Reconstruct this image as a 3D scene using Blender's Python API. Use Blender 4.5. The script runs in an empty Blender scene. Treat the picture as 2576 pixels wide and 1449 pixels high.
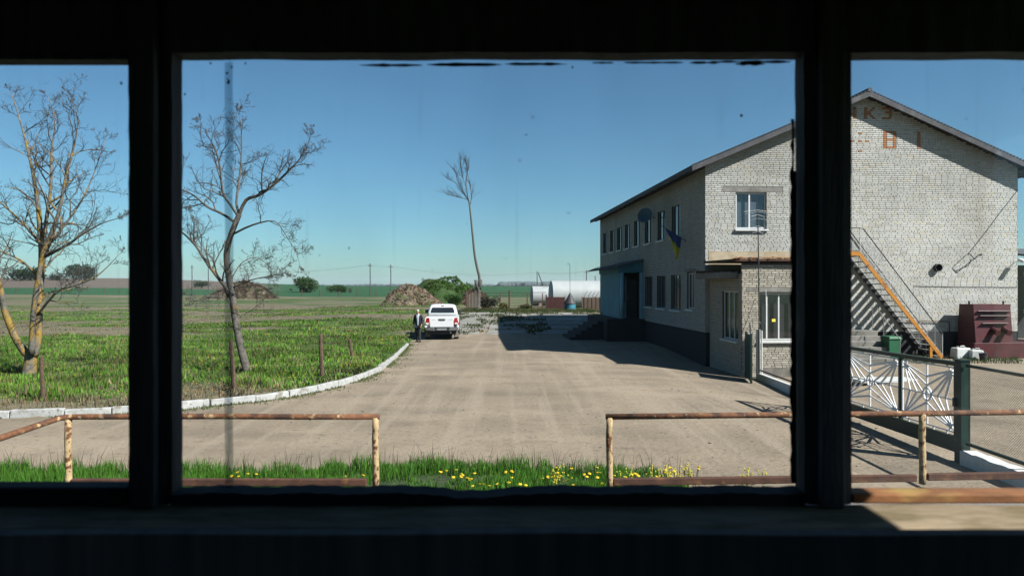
import bpy, math, random
import numpy as np
from mathutils import Vector, Matrix, Quaternion
R = math.radians
SC = bpy.context.scene
COL = SC.collection
rng = random.Random(7)
nrng = np.random.default_rng(11)

# ------------------------------------------------------------------ camera, sky, sun, exposure
CAMZ = 2.9
FPX = 1717.0            # focal length in units of a 2576 px wide picture (24 mm on 36 mm)
cd = bpy.data.cameras.new('camera'); cam = bpy.data.objects.new('camera', cd); COL.objects.link(cam)
cam.location = (0, 0, CAMZ); cam.rotation_euler = (R(90), 0, 0)
cd.lens = 24; cd.sensor_width = 36; cd.shift_y = -0.00175
cd.clip_start = 0.05; cd.clip_end = 20000
cd.dof.use_dof = True; cd.dof.focus_distance = 32; cd.dof.aperture_fstop = 4.4
SC.camera = cam
SUN = Vector((0.95, -0.59, 1.0)).normalized()
w = bpy.data.worlds.new('World'); SC.world = w; w.use_nodes = True
nt = w.node_tree; nt.nodes.clear()
sky = nt.nodes.new('ShaderNodeTexSky'); sky.sky_type = 'NISHITA'; sky.sun_disc = False
sky.sun_elevation = math.asin(SUN.z); sky.sun_rotation = math.atan2(SUN.x, SUN.y)
sky.air_density = 0.95; sky.dust_density = 0.5; sky.ozone_density = 3.0; sky.altitude = 0
bg = nt.nodes.new('ShaderNodeBackground'); bg.inputs[1].default_value = 0.05
wo = nt.nodes.new('ShaderNodeOutputWorld')
wb = nt.nodes.new('ShaderNodeMix'); wb.data_type = 'RGBA'; wb.blend_type = 'MULTIPLY'; wb.inputs[0].default_value = 1.0
wb.inputs[7].default_value = (0.49, 0.725, 0.755, 1)      # one white balance for the whole sky
nt.links.new(sky.outputs[0], wb.inputs[6]); nt.links.new(wb.outputs[2], bg.inputs[0]); nt.links.new(bg.outputs[0], wo.inputs[0])
sl = bpy.data.lights.new('sun', 'SUN'); sl.energy = 5.0; sl.angle = R(0.53); sl.color = (1.0, 0.955, 0.89)
so = bpy.data.objects.new('sun', sl); COL.objects.link(so)
so.rotation_euler = SUN.to_track_quat('Z', 'Y').to_euler(); so.location = (40, -30, 60)
SC.view_settings.view_transform = 'Standard'; SC.view_settings.look = 'None'
SC.view_settings.exposure = 1.56; SC.view_settings.gamma = 1.0
SC.view_settings.use_curve_mapping = False
SC.render.engine = 'CYCLES'
SC.cycles.use_denoising = True
SC.cycles.max_bounces = 7; SC.cycles.transparent_max_bounces = 12
SC.cycles.caustics_reflective = False; SC.cycles.caustics_refractive = False

# ------------------------------------------------------------------ helpers
def P(x, y, d):
    "world point at depth d for a measured direction"
    return Vector(((x - 1288) / FPX * d, d, CAMZ - (y - 720) / FPX * d))
def S(t):
    t = np.clip(t, 0, 1); return t * t * (3 - 2 * t)
_perm = np.random.default_rng(5).random((256, 256))
def vn(x, y):
    x = np.asarray(x, float); y = np.asarray(y, float)
    xi = np.floor(x).astype(int); yi = np.floor(y).astype(int)
    fx = x - xi; fy = y - yi; fx = fx * fx * (3 - 2 * fx); fy = fy * fy * (3 - 2 * fy)
    g = lambda a, b: _perm[a & 255, b & 255]
    return (g(xi, yi) * (1 - fx) * (1 - fy) + g(xi + 1, yi) * fx * (1 - fy)
            + g(xi, yi + 1) * (1 - fx) * fy + g(xi + 1, yi + 1) * fx * fy)
def fbm(x, y, o=4):
    s = 0; a = .5; t = 0
    for i in range(o):
        s = s + a * vn(x * 2 ** i + 17.3 * i, y * 2 ** i - 9.1 * i); t += a; a *= .5
    return s / t
KERB = [(-60, 11.5), (-30, 13.6), (-18, 14.5), (-11.25, 15.0), (-8.77, 15.56), (-7.75, 16.06), (-7.08, 16.7), (-6.03, 17.6),
        (-5.03, 19.7), (-4.5, 22.9), (-4.66, 27.7), (-5.05, 33.6), (-5.5, 40)]
_kx = np.array([p[0] for p in KERB]); _ky = np.array([p[1] for p in KERB])
def kerbx(y):
    return np.where(np.asarray(y) < 11.5, -60, np.interp(y, _ky, _kx))
def H(x, y):
    x = np.asarray(x, float); y = np.asarray(y, float)
    r = -.28 * np.exp(-((x - 8.6) / 3.0) ** 2) * S((y - 14) / 6) * (1 - S((y - 26) / 8))
    r = r + .12 * S((x - 11) / 4) * S((y - 12) / 8) * (1 - S((y - 60) / 40))
    r = r + 2.75 * S((y - 170) / 300)
    r = r + 5.2 * S((-x / np.maximum(y, 1) - .2) / .4) * S((y - 110) / 320)
    r = r + (.55 * S((y - 38) / 18) - .25 * S((y - 60) / 12)) * (1 - S((y - 100) / 60)) * S((x + 30) / 20)
    return r
def h(x, y): return float(H(x, y))

MATS = {}
ALB = .70      # one trim for all reflectances, matched to the exposure
def mat(name, c, r=.8, v=.18, s=5, b=0., bs=None, c2=None, s2=1.5, t2=(.5, .62), metal=0, attr=False, spec=.3, tr=0, stretch=None, c3=None, s3=20, t3=(.6, .7)):
    c = tuple(k * ALB for k in c); c2 = c2 and tuple(k * ALB for k in c2); c3 = c3 and tuple(k * ALB for k in c3)
    m = bpy.data.materials.new(name); m.use_nodes = True; n = m.node_tree.nodes; L = m.node_tree.links
    bs_ = n['Principled BSDF']; out = n['Material Output']
    geo = n.new('ShaderNodeNewGeometry'); vec = geo.outputs['Position']
    if stretch:
        vm = n.new('ShaderNodeVectorMath'); vm.operation = 'MULTIPLY'; vm.inputs[1].default_value = stretch
        L.new(vec, vm.inputs[0]); vec = vm.outputs[0]
    def noise(sc, det=5):
        t = n.new('ShaderNodeTexNoise'); t.inputs['Scale'].default_value = sc; t.inputs['Detail'].default_value = det
        L.new(vec, t.inputs['Vector']); return t.outputs['Fac']
    def rng_(fac, a, b_, lo, hi):
        mr = n.new('ShaderNodeMapRange'); mr.inputs[1].default_value = a; mr.inputs[2].default_value = b_
        mr.inputs[3].default_value = lo; mr.inputs[4].default_value = hi; L.new(fac, mr.inputs[0]); return mr.outputs[0]
    def mix(fac, A, B, mode='MIX'):
        mx = n.new('ShaderNodeMix'); mx.data_type = 'RGBA'; mx.blend_type = mode
        if isinstance(fac, float): mx.inputs[0].default_value = fac
        else: L.new(fac, mx.inputs[0])
        for i, q in ((6, A), (7, B)):
            if isinstance(q, tuple): mx.inputs[i].default_value = (*q, 1)
            else: L.new(q, mx.inputs[i])
        return mx.outputs[2]
    f = noise(s)
    lo = tuple(max(0, k * (1 - v)) for k in c); hi = tuple(min(1, k * (1 + v)) for k in c)
    colr = mix(rng_(f, .3, .7, 0, 1), lo, hi)
    if c2: colr = mix(rng_(noise(s2), t2[0], t2[1], 0, 1), colr, c2)
    if c3: colr = mix(rng_(noise(s3, 3), t3[0], t3[1], 0, 1), colr, c3)
    if attr:
        a = n.new('ShaderNodeAttribute'); a.attribute_name = 'Col'
        colr = mix(1.0, colr, a.outputs['Color'], 'MULTIPLY')
    L.new(colr, bs_.inputs['Base Color'])
    bs_.inputs['Roughness'].default_value = r; bs_.inputs['Metallic'].default_value = metal
    bs_.inputs['Specular IOR Level'].default_value = spec
    if b:
        bp = n.new('ShaderNodeBump'); bp.inputs['Strength'].default_value = 1; bp.inputs['Distance'].default_value = b
        L.new(noise(bs or s * 4, 6), bp.inputs['Height']); L.new(bp.outputs[0], bs_.inputs['Normal'])
    if tr:
        tl = n.new('ShaderNodeBsdfTranslucent'); L.new(colr, tl.inputs[0])
        ms = n.new('ShaderNodeMixShader'); ms.inputs[0].default_value = tr
        L.new(bs_.outputs[0], ms.inputs[1]); L.new(tl.outputs[0], ms.inputs[2]); L.new(ms.outputs[0], out.inputs[0])
    MATS[name] = m; return m
def glass(name, fac=.06, tint=(.95, .97, .98), dirt=0., dcol=(.3, .3, .28)):
    m = bpy.data.materials.new(name); m.use_nodes = True; n = m.node_tree.nodes; L = m.node_tree.links; n.clear()
    out = n.new('ShaderNodeOutputMaterial'); tp = n.new('ShaderNodeBsdfTransparent'); tp.inputs[0].default_value = (*tint, 1)
    gl = n.new('ShaderNodeBsdfGlossy'); gl.inputs['Roughness'].default_value = .03
    ms = n.new('ShaderNodeMixShader'); ms.inputs[0].default_value = fac
    L.new(tp.outputs[0], ms.inputs[1]); L.new(gl.outputs[0], ms.inputs[2]); last = ms
    if dirt:
        geo = n.new('ShaderNodeNewGeometry')
        def nz(scale, st, a, b, top):
            vm = n.new('ShaderNodeVectorMath'); vm.operation = 'MULTIPLY'; vm.inputs[1].default_value = st
            L.new(geo.outputs['Position'], vm.inputs[0])
            t = n.new('ShaderNodeTexNoise'); t.inputs['Scale'].default_value = scale; t.inputs['Detail'].default_value = 5
            L.new(vm.outputs[0], t.inputs['Vector'])
            mr = n.new('ShaderNodeMapRange'); mr.inputs[1].default_value = a; mr.inputs[2].default_value = b; mr.inputs[4].default_value = top
            L.new(t.outputs['Fac'], mr.inputs[0]); return mr.outputs[0]
        a1 = nz(6, (1, 1, .35), .35, .8, dirt); a2 = nz(45, (1, 1, 1), .72, .78, .4); a3 = nz(9, (6, 1, .25), .62, .8, dirt * 1.4)
        ad = n.new('ShaderNodeMath'); ad.operation = 'ADD'; ad2 = n.new('ShaderNodeMath'); ad2.operation = 'ADD'; ad2.use_clamp = True
        L.new(a1, ad.inputs[0]); L.new(a2, ad.inputs[1]); L.new(ad.outputs[0], ad2.inputs[0]); L.new(a3, ad2.inputs[1])
        df = n.new('ShaderNodeBsdfDiffuse'); df.inputs[0].default_value = (*dcol, 1)
        m2 = n.new('ShaderNodeMixShader'); L.new(ad2.outputs[0], m2.inputs[0]); L.new(ms.outputs[0], m2.inputs[1]); L.new(df.outputs[0], m2.inputs[2]); last = m2
    L.new(last.outputs[0], out.inputs[0]); MATS[name] = m; return m

class MB:
    def __init__(s): s.v = []; s.f = []; s.c = []; s.cc = None
    def add(s, vs, fs):
        o = len(s.v); s.v += [tuple(p) for p in vs]; s.f += [tuple(i + o for i in f) for f in fs]
        if s.cc is not None: s.c += [s.cc] * len(vs)
        return s
    BF = [(0, 3, 2, 1), (4, 5, 6, 7), (0, 1, 5, 4), (1, 2, 6, 5), (2, 3, 7, 6), (3, 0, 4, 7)]
    def box(s, x0, x1, y0, y1, z0, z1):
        return s.add([(x0, y0, z0), (x1, y0, z0), (x1, y1, z0), (x0, y1, z0), (x0, y0, z1), (x1, y0, z1), (x1, y1, z1), (x0, y1, z1)], s.BF)
    def hexa(s, pts): return s.add(pts, s.BF)          # 4 bottom + 4 top points
    def obox(s, c, size, rot):
        m = rot.to_3x3() if hasattr(rot, 'to_3x3') else rot.to_matrix()
        c = Vector(c); a, b, d = [k / 2 for k in size]
        return s.add([c + m @ Vector(p) for p in ((-a, -b, -d), (a, -b, -d), (a, b, -d), (-a, b, -d), (-a, -b, d), (a, -b, d), (a, b, d), (-a, b, d))], s.BF)
    def bar(s, p, q, wd, ht, up=(0, 0, 1)):
        p = Vector(p); q = Vector(q); t = (q - p).normalized(); up = Vector(up)
        x = t.cross(up)
        if x.length < 1e-4: x = t.cross(Vector((1, 0, 0)))
        x.normalize(); u = x.cross(t); x = x * wd / 2; u = u * ht / 2
        return s.add([p - x - u, p + x - u, q + x - u, q - x - u, p - x + u, p + x + u, q + x + u, q - x + u], s.BF)
    def tube(s, path, rad, n=6, cap=True):
        path = [Vector(p) for p in path]
        if not isinstance(rad, (list, tuple)): rad = [rad] * len(path)
        ref = None; vs = []
        for i, p in enumerate(path):
            t = (path[min(i + 1, len(path) - 1)] - path[max(i - 1, 0)])
            t = t.normalized() if t.length > 1e-9 else Vector((0, 0, 1))
            if ref is None: ref = t.orthogonal().normalized()
            ref = (ref - t * ref.dot(t))
            ref = ref.normalized() if ref.length > 1e-6 else t.orthogonal().normalized()
            b = t.cross(ref)
            for k in range(n):
                a = 2 * math.pi * k / n; vs.append(p + (ref * math.cos(a) + b * math.sin(a)) * rad[i])
        fs = []
        for i in range(len(path) - 1):
            for k in range(n):
                k2 = (k + 1) % n; fs.append((i * n + k, i * n + k2, (i + 1) * n + k2, (i + 1) * n + k))
        if cap:
            fs.append(tuple(range(n - 1, -1, -1))); fs.append(tuple(range((len(path) - 1) * n, len(path) * n)))
        return s.add(vs, fs)
    def lathe(s, prof, n=16, c=(0, 0, 0), rot=None):
        c = Vector(c); vs = []; fs = []
        for r_, z in prof:
            for k in range(n):
                a = 2 * math.pi * k / n; p = Vector((r_ * math.cos(a), r_ * math.sin(a), z))
                if rot is not None: p = rot @ p
                vs.append(c + p)
        for i in range(len(prof) - 1):
            for k in range(n):
                k2 = (k + 1) % n; fs.append((i * n + k, i * n + k2, (i + 1) * n + k2, (i + 1) * n + k))
        fs.append(tuple(range(n - 1, -1, -1))); fs.append(tuple(range((len(prof) - 1) * n, len(prof) * n)))
        return s.add(vs, fs)
    def ball(s, c, rx, ry, rz, n=10, m=7):
        return s.lathe([(max(.02, math.sin(math.pi * i / m)), -math.cos(math.pi * i / m)) for i in range(m + 1)], n, c, Matrix.Diagonal((rx, ry, rz)))
    def prism(s, poly, a, b, axis=0):
        "poly of (p,q) extruded from a to b along axis 0=x (p=y,q=z), 1=y (p=x,q=z), 2=z (p=x,q=y)"
        def mk(t, p): return (t, p[0], p[1]) if axis == 0 else (p[0], t, p[1]) if axis == 1 else (p[0], p[1], t)
        n = len(poly); vs = [mk(a, p) for p in poly] + [mk(b, p) for p in poly]
        return s.add(vs, [tuple(range(n - 1, -1, -1)), tuple(range(n, 2 * n))] + [(i, (i + 1) % n, n + (i + 1) % n, n + i) for i in range(n)])
    def grid(s, f, nu, nv):
        vs = [f(i / nu, j / nv) for j in range(nv + 1) for i in range(nu + 1)]
        return s.add(vs, [(j * (nu + 1) + i, j * (nu + 1) + i + 1, (j + 1) * (nu + 1) + i + 1, (j + 1) * (nu + 1) + i) for j in range(nv) for i in range(nu)])
    def mesh(s, name, m, smooth=False):
        me = bpy.data.meshes.new(name); me.from_pydata(s.v, [], s.f)
        if s.c:
            ca = me.color_attributes.new('Col', 'FLOAT_COLOR', 'POINT')
            ca.data.foreach_set('color', np.array([(*k, 1) for k in s.c], 'f').ravel())
        me.materials.append(MATS[m] if isinstance(m, str) else m)
        if smooth: me.polygons.foreach_set('use_smooth', [True] * len(me.polygons))
        me.update(); return me
    def build(s, name, m, parent=None, smooth=False, bevel=0, loc=None, **props):
        o = bpy.data.objects.new(name, s.mesh(name, m, smooth)); COL.objects.link(o); o.parent = parent
        if loc is not None: o.location = loc
        if bevel:
            bv = o.modifiers.new('bevel', 'BEVEL'); bv.width = bevel; bv.segments = 2; bv.limit_method = 'ANGLE'
        for k, q in props.items(): o[k] = q
        return o
def npmesh(name, v, f, m, cols=None, parent=None, smooth=False, **props):
    me = bpy.data.meshes.new(name); v = np.asarray(v, 'f'); f = np.asarray(f, 'i'); k = f.shape[1]
    me.vertices.add(len(v)); me.vertices.foreach_set('co', v.ravel())
    me.loops.add(f.size); me.loops.foreach_set('vertex_index', f.ravel())
    me.polygons.add(len(f)); me.polygons.foreach_set('loop_start', np.arange(len(f), dtype='i') * k)
    if cols is not None:
        ca = me.color_attributes.new('Col', 'FLOAT_COLOR', 'POINT')
        ca.data.foreach_set('color', np.concatenate([cols, np.ones((len(cols), 1))], 1).astype('f').ravel())
    me.materials.append(MATS[m]); me.update(calc_edges=True); me.validate()
    if smooth: me.polygons.foreach_set('use_smooth', [True] * len(f))
    o = bpy.data.objects.new(name, me); COL.objects.link(o); o.parent = parent
    for a, q in props.items(): o[a] = q
    return o
def T(name, label, cat, loc=(0, 0, 0), rz=0, group=None):
    o = bpy.data.objects.new(name, None); COL.objects.link(o); o.location = loc; o.rotation_euler = (0, 0, rz)
    o.empty_display_size = .2; o['label'] = label; o['category'] = cat
    if group: o['group'] = group
    return o
def copy_tree(o, parent=None):
    c = o.copy(); COL.objects.link(c); c.parent = parent
    for ch in o.children: copy_tree(ch, c)
    return c

# ------------------------------------------------------------------ materials
mat('soil_field', (.85, .85, .85), .95, .2, 1.2, .03, 9, attr=True, c3=(.62, .6, .56), s3=5, t3=(.5, .7))
mat('yard_dirt', (.246, .196, .140), .95, .22, .30, .03, 16, c2=(.170, .136, .098), s2=.85, t2=(.45, .72), c3=(.120, .096, .070), s3=7, t3=(.56, .80), stretch=(.6, 1, 1))
mat('verge_soil', (.03, .045, .016), .95, .3, 6, .02)
mat('grass_blade', (1, 1, 1), .7, .05, 3, attr=True, tr=.45, spec=.15)
mat('kerb_white', (.36, .36, .35), .9, .14, 5, .015, 14, c2=(.20, .185, .155), s2=4.5, t2=(.55, .68), c3=(.14, .125, .10), s3=16, t3=(.62, .70))
mat('slab_concrete', (.235, .228, .205), .9, .15, 2, .01, 20, c2=(.17, .165, .14), s2=1.2)
mat('brick_white', (.46, .455, .425), .88, .10, 1.1, .004, 60, attr=True, c2=(.37, .355, .315), s2=.55, t2=(.52, .70), stretch=(1, 1, .45))
mat('brick_old', (.38, .345, .285), .9, .10, 25, .005, 60, attr=True)
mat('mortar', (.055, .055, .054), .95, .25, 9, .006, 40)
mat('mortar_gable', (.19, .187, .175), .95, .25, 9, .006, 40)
mat('mortar_light', (.36, .35, .32), .95, .25, 6, .006, 40)
mat('plaster_beige', (.36, .285, .185), .9, .12, 3, .004, 30, c2=(.42, .35, .25), s2=2)
mat('plinth', (.022, .023, .025), .95, .2, 3, .006, 30)  # near-black colour holds the shadow along the wall foot
mat('concrete', (.20, .19, .17), .92, .18, 4, .008, 30, c2=(.13, .125, .11), s2=1.7)
mat('concrete_worn', (.17, .155, .135), .92, .25, 3, .02, 20)
mat('roof_slate', (.07, .074, .085), .85, .2, 3, .01, 12, c2=(.08, .08, .085), s2=1)
mat('fascia_wood', (.06, .06, .067), .8, .25, 5, .004, 20, c2=(.11, .11, .117), s2=2.5, t2=(.58, .7))
mat('white_pvc', (.6, .61, .62), .45, .04, 10)
mat('white_paint', (.55, .55, .53), .6, .08, 12, .002, 40, c2=(.5, .47, .42), s2=9, t2=(.66, .74))
mat('grey_frame', (.13, .15, .17), .6, .1, 8)
mat('dark_glass', (.018, .022, .026), .06, .1, 2, spec=.6)
mat('green_glass', (.02, .045, .035), .1, .3, 2, spec=.5)
mat('curtain', (.085, .10, .12), .9, .1, 3, stretch=(9, 9, .4))
mat('room_dark', (.03, .032, .036), .95, .2, 3)
mat('blue_paint', (.03, .15, .205), .65, .15, 4, .003, 20, c2=(.04, .19, .25), s2=1.5)
mat('blue_paint_pale', (.20, .38, .47), .6, .12, 4)
mat('orange_paint', (.44, .18, .02), .55, .2, 7, .003, 30, c2=(.20, .085, .03), s2=7, t2=(.56, .66))
mat('orange_brick', (.38, .155, .06), .9, .2, 20, .004, 50)
mat('maroon_paint', (.07, .010, .014), .5, .15, 5, .003, 20, c2=(.05, .010, .011), s2=3)
mat('green_gate', (.007, .026, .020), .45, .15, 6)
mat('gate_white', (.82, .82, .82), .5, .04, 15)
mat('step_dark', (.085, .083, .08), .92, .25, 3, .008, 30)
mat('bin_green', (.022, .12, .055), .5, .1, 5)
mat('plastic_white', (.5, .52, .51), .5, .08, 9)
mat('rust', (.15, .065, .03), .85, .35, 14, .004, 60, c2=(.06, .03, .02), s2=9, t2=(.5, .62), c3=(.36, .25, .13), s3=17, t3=(.60, .68))
mat('rust_dark', (.07, .032, .02), .9, .35, 9, .004, 50, c2=(.15, .07, .028), s2=11, t2=(.58, .7))
mat('rust_peeling', (.42, .30, .16), .8, .2, 22, .004, 60, c2=(.13, .05, .022), s2=38, t2=(.52, .6), stretch=(1, 1, .7))
mat('rail_black', (.03, .03, .036), .9, .3, 9)
mat('gate_rusty', (.05, .015, .013), .8, .3, 4)
mat('steel_dark', (.035, .035, .037), .6, .2, 8)
mat('steel_grey', (.32, .33, .34), .5, .12, 8, metal=.6)
mat('wire', (.03, .03, .032), .7, .1, 5)
mat('wire_white', (.55, .55, .55), .6, .1, 5)
mat('bark', (.125, .113, .095), .95, .35, 14, .02, 26, c2=(.28, .175, .035), s2=4.2, t2=(.48, .62), stretch=(1, 1, .6))
mat('bark_dark', (.10, .09, .078), .95, .4, 14, .02, 26, c2=(.17, .10, .03), s2=3.2, t2=(.56, .68))
mat('twig', (.05, .043, .038), .9, .25, 8)
mat('bud', (.065, .05, .036), .9, .3, 9)
mat('bark_grey', (.10, .095, .085), .95, .25, 6, .01, 20)
mat('leaf', (1, 1, 1), .7, .08, 2, attr=True, tr=.3, spec=.15)
mat('brush', (.09, .07, .052), .95, .3, 4, attr=True)
mat('mound_soil', (.13, .10, .07), .95, .3, 1.5, .06, 6, c2=(.05, .07, .02), s2=1.2)
mat('mound_green', (.03, .065, .012), .95, .3, 1.5, .08, 5)
mat('fence_wood', (.11, .08, .06), .9, .3, 5, .006, 18, stretch=(6, 6, .6))
mat('fence_rust', (.10, .045, .032), .9, .3, 3)
mat('tank_white', (.33, .35, .355), .5, .05, 1.2, c2=(.26, .265, .255), s2=.8, t2=(.6, .75))
mat('pole_concrete', (.06, .058, .055), .9, .15, 3)
mat('post_rust', (.115, .075, .05), .95, .35, 20, .01, 50)
mat('car_paint', (.66, .68, .69), .22, .01, 3, spec=.5)
mat('car_trim', (.03, .03, .032), .5, .1, 8)
mat('chrome', (.45, .46, .48), .25, .05, 5, metal=.9)
mat('tyre', (.022, .021, .02), .85, .15, 10)
mat('lamp_red', (.30, .012, .015), .2, .05, 5, spec=.6)
mat('lamp_clear', (.6, .6, .6), .2, .05, 5)
mat('mudflap', (.2, .18, .15), .8, .1, 5)
mat('skin', (.36, .21, .15), .6, .06, 9)
mat('hair_grey', (.4, .385, .36), .8, .1, 30)
mat('suit', (.018, .020, .028), .85, .15, 12)
mat('shirt', (.5, .54, .62), .7, .04, 10)
mat('shoe', (.012, .012, .013), .4, .1, 9)
mat('yellow_sticker', (.75, .62, .06), .6, .03, 5)
mat('petal', (.55, .38, .015), .7, .1, 8)
mat('petal_pale', (.5, .43, .05), .7, .1, 8)
mat('stem_green', (.05, .10, .02), .7, .1, 6)
mat('flag_blue', (.014, .045, .16), .8, .06, 6)
mat('flag_yellow', (.34, .36, .02), .8, .06, 6)
mat('dish_grey', (.05, .10, .14), .6, .08, 4)
mat('far_wood', (.06, .08, .08), .95, .25, .02)
mat('frame_dark', (.05, .052, .062), .8, .5, 9, .003, 40, stretch=(4, 4, .5))
mat('booth_dark', (.16, .16, .185), .9, .3, 5, .002, 30)
mat('booth_bounce', (.42, .42, .45), .9, .1, 4)  # pale unseen surfaces, chosen to bounce light onto the front wall
mat('panel_dark', (.125, .12, .135), .85, .3, 6, stretch=(7, 1, .3))
mat('ledge', (.20, .16, .105), .9, .25, 6, .004, 40, c2=(.12, .095, .05), s2=11, t2=(.45, .6), stretch=(.5, 1.4, 1))
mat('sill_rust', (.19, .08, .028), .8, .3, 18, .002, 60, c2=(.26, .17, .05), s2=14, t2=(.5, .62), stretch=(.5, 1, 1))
mat('putty', (.012, .012, .014), .95, .2, 30)
_n = MATS['yard_dirt'].node_tree; _b = _n.nodes['Principled BSDF']; _src = _b.inputs['Base Color'].links[0].from_socket     # wheel-worn lanes and grit
_g = _n.nodes.new('ShaderNodeNewGeometry'); _last = _src
for _st, _sc, _a, _c, _f, _cl in (((2.6, .10, 1), 1.0, .50, .66, .55, (.205, .168, .126)), ((1.3, .07, 1), 1.0, .56, .70, .45, (.114, .091, .067)), ((1, 1, 1), 38, .55, .75, .5, (.091, .075, .055))):
    _v = _n.nodes.new('ShaderNodeVectorMath'); _v.operation = 'MULTIPLY'; _v.inputs[1].default_value = _st; _n.links.new(_g.outputs['Position'], _v.inputs[0])
    _t = _n.nodes.new('ShaderNodeTexNoise'); _t.inputs['Scale'].default_value = _sc; _t.inputs['Detail'].default_value = 4; _n.links.new(_v.outputs[0], _t.inputs['Vector'])
    _r = _n.nodes.new('ShaderNodeMapRange'); _r.inputs[1].default_value = _a; _r.inputs[2].default_value = _c; _r.inputs[4].default_value = _f; _n.links.new(_t.outputs['Fac'], _r.inputs[0])
    _m = _n.nodes.new('ShaderNodeMix'); _m.data_type = 'RGBA'; _n.links.new(_r.outputs[0], _m.inputs[0]); _n.links.new(_last, _m.inputs[6]); _m.inputs[7].default_value = (*_cl, 1); _last = _m.outputs[2]
_n.links.new(_last, _b.inputs['Base Color'])
glass('window_glass', .10, (.80, .84, .86))
glass('booth_glass', .022, (.95, .97, .98), .045, (.16, .19, .21))
glass('seam_glass', .02, (.62, .66, .68), .25, (.10, .12, .13))

# ------------------------------------------------------------------ ground, yard, kerb
def dryness(x, y):
    n1 = fbm(x * .075 + 3, y * .19 + 8, 4); n2 = fbm(x * .45, y * .7 + 40, 3)
    far = S((y - 24) / 30)
    return S((n1 + .35 * (n2 - .5) - .615 + .16 * far) / .10)
def ground_colour(x, y):
    x = np.asarray(x, float); y = np.asarray(y, float)
    d = dryness(x, y)[..., None]
    n = fbm(x * .6, y * .6, 3)[..., None]
    green = np.array([.050, .092, .015]) * (.7 + .7 * n); dry = np.array([.16, .135, .085]) * (.75 + .5 * n)
    c = green * (1 - d) + dry * d
    t = -x / np.maximum(y, 1)
    wheat = np.array([.010, .076, .018]) * (.85 + .3 * n); plough = np.array([.125, .095, .075]) * (.9 + .2 * n)
    left = S((t - .33) / .06)[..., None]
    yw = 178 + 8 * np.sin(x * .02)
    w1 = S((y - yw) / 6)[..., None]; c = c * (1 - w1) + wheat * w1
    w2 = (S((y - 235) / 8)[..., None]) * left; c = c * (1 - w2) + plough * w2
    w3 = S((y - 640) / 60)[..., None]; c = c * (1 - w3) + plough * .9 * w3
    w4 = S((y - 1100) / 300)[..., None]; c = c * (1 - w4) + np.array([.05, .075, .045]) * w4
    return c
def make_ground():
    tx = np.linspace(-6.6, 6.6, 300); xs = np.sinh(tx) * 9.0
    ys = np.concatenate([np.linspace(-60, 4, 20), np.linspace(4.5, 48, 150), np.geomspace(48.5, 5200, 170)])
    X, Y = np.meshgrid(xs, ys); k = kerbx(Y)
    Z = H(X, Y) - .035 + .16 * S((k - .12 - X) / .45) * (Y < 44) + .16 * (Y >= 44) * S((-5.5 - X) / 2)
    Z += (.07 * (fbm(X * .5, Y * .5, 3) - .5)) * (X < k - .5)
    V = np.stack([X, Y, Z], -1).reshape(-1, 3); C = ground_colour(X, Y).reshape(-1, 3)
    ny, nx = X.shape; i = np.arange(ny - 1)[:, None] * nx + np.arange(nx - 1)[None]
    F = np.stack([i, i + 1, i + nx + 1, i + nx], -1).reshape(-1, 4)
    npmesh('ground', V, F, 'soil_field', C, smooth=True, kind='structure')
make_ground()
def make_yard():
    ys = np.concatenate([np.linspace(5.5, 40, 150), np.linspace(40.4, 66, 40)]); nx = 160
    V = []
    for y in ys:
        xl = float(kerbx(y)) if y > 11.5 else -60
        if y > 34: xl = -5.1 - .9 * vn(y * .8, 3.3) + .5
        xl += -.03; xr = 70
        s = np.linspace(0, 1, nx); x = xl + (xr - xl) * (s ** 1.7 if xl > -20 else s)
        V.append(np.stack([x, np.full(nx, y), H(x, y) + .012 * (fbm(x * .9, y * .9 + 0 * x, 3) - .5)], -1))
    V = np.array(V).reshape(-1, 3); i = np.arange(len(ys) - 1)[:, None] * nx + np.arange(nx - 1)[None]
    F = np.stack([i, i + 1, i + nx + 1, i + nx], -1).reshape(-1, 4)
    npmesh('yard', V, F, 'yard_dirt', smooth=True, kind='structure')
make_yard()
def vx(x):    # far edge of the verge
    return 10.75 + .5 * (fbm(x * .8, 2.2, 3) - .5) * 2 - 4.0 * S((x - 2.0) / 1.6)
def make_verge():
    xs = np.linspace(-16, 3.1, 90); n = 10; V = []
    for x in xs:
        e = float(vx(x)); y = np.linspace(5.2, e, n); V.append(np.stack([np.full(n, x), y, H(x, y) + .02 + .05 * S((e - y) / .6)], -1))
    V = np.array(V).reshape(-1, 3); i = np.arange(89)[:, None] * n + np.arange(n - 1)[None]
    npmesh('verge', V, np.stack([i, i + n, i + n + 1, i + 1], -1).reshape(-1, 4), 'verge_soil', smooth=True, kind='structure')
make_verge()
def catmull(pts, step):
    pts = [Vector((*p, 0)[:3]) for p in pts]; out = []
    for i in range(len(pts) - 1):
        a, b, c, d = pts[max(i - 1, 0)], pts[i], pts[i + 1], pts[min(i + 2, len(pts) - 1)]
        n = max(2, int((c - b).length / step))
        for k in range(n):
            t = k / n
            out.append(.5 * ((2 * b) + (c - a) * t + (2 * a - 5 * b + 4 * c - d) * t * t + (3 * b - a - 3 * c + d) * t ** 3))
    out.append(pts[-1]); return out
kroot = bpy.data.objects.new('kerb', None); COL.objects.link(kroot); kroot['kind'] = 'structure'
kp = [p for p in catmull(KERB, .05) if p.x > -24 and p.y < 34.2]
acc = 0; start = kp[0]; lens = 1.0
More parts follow.
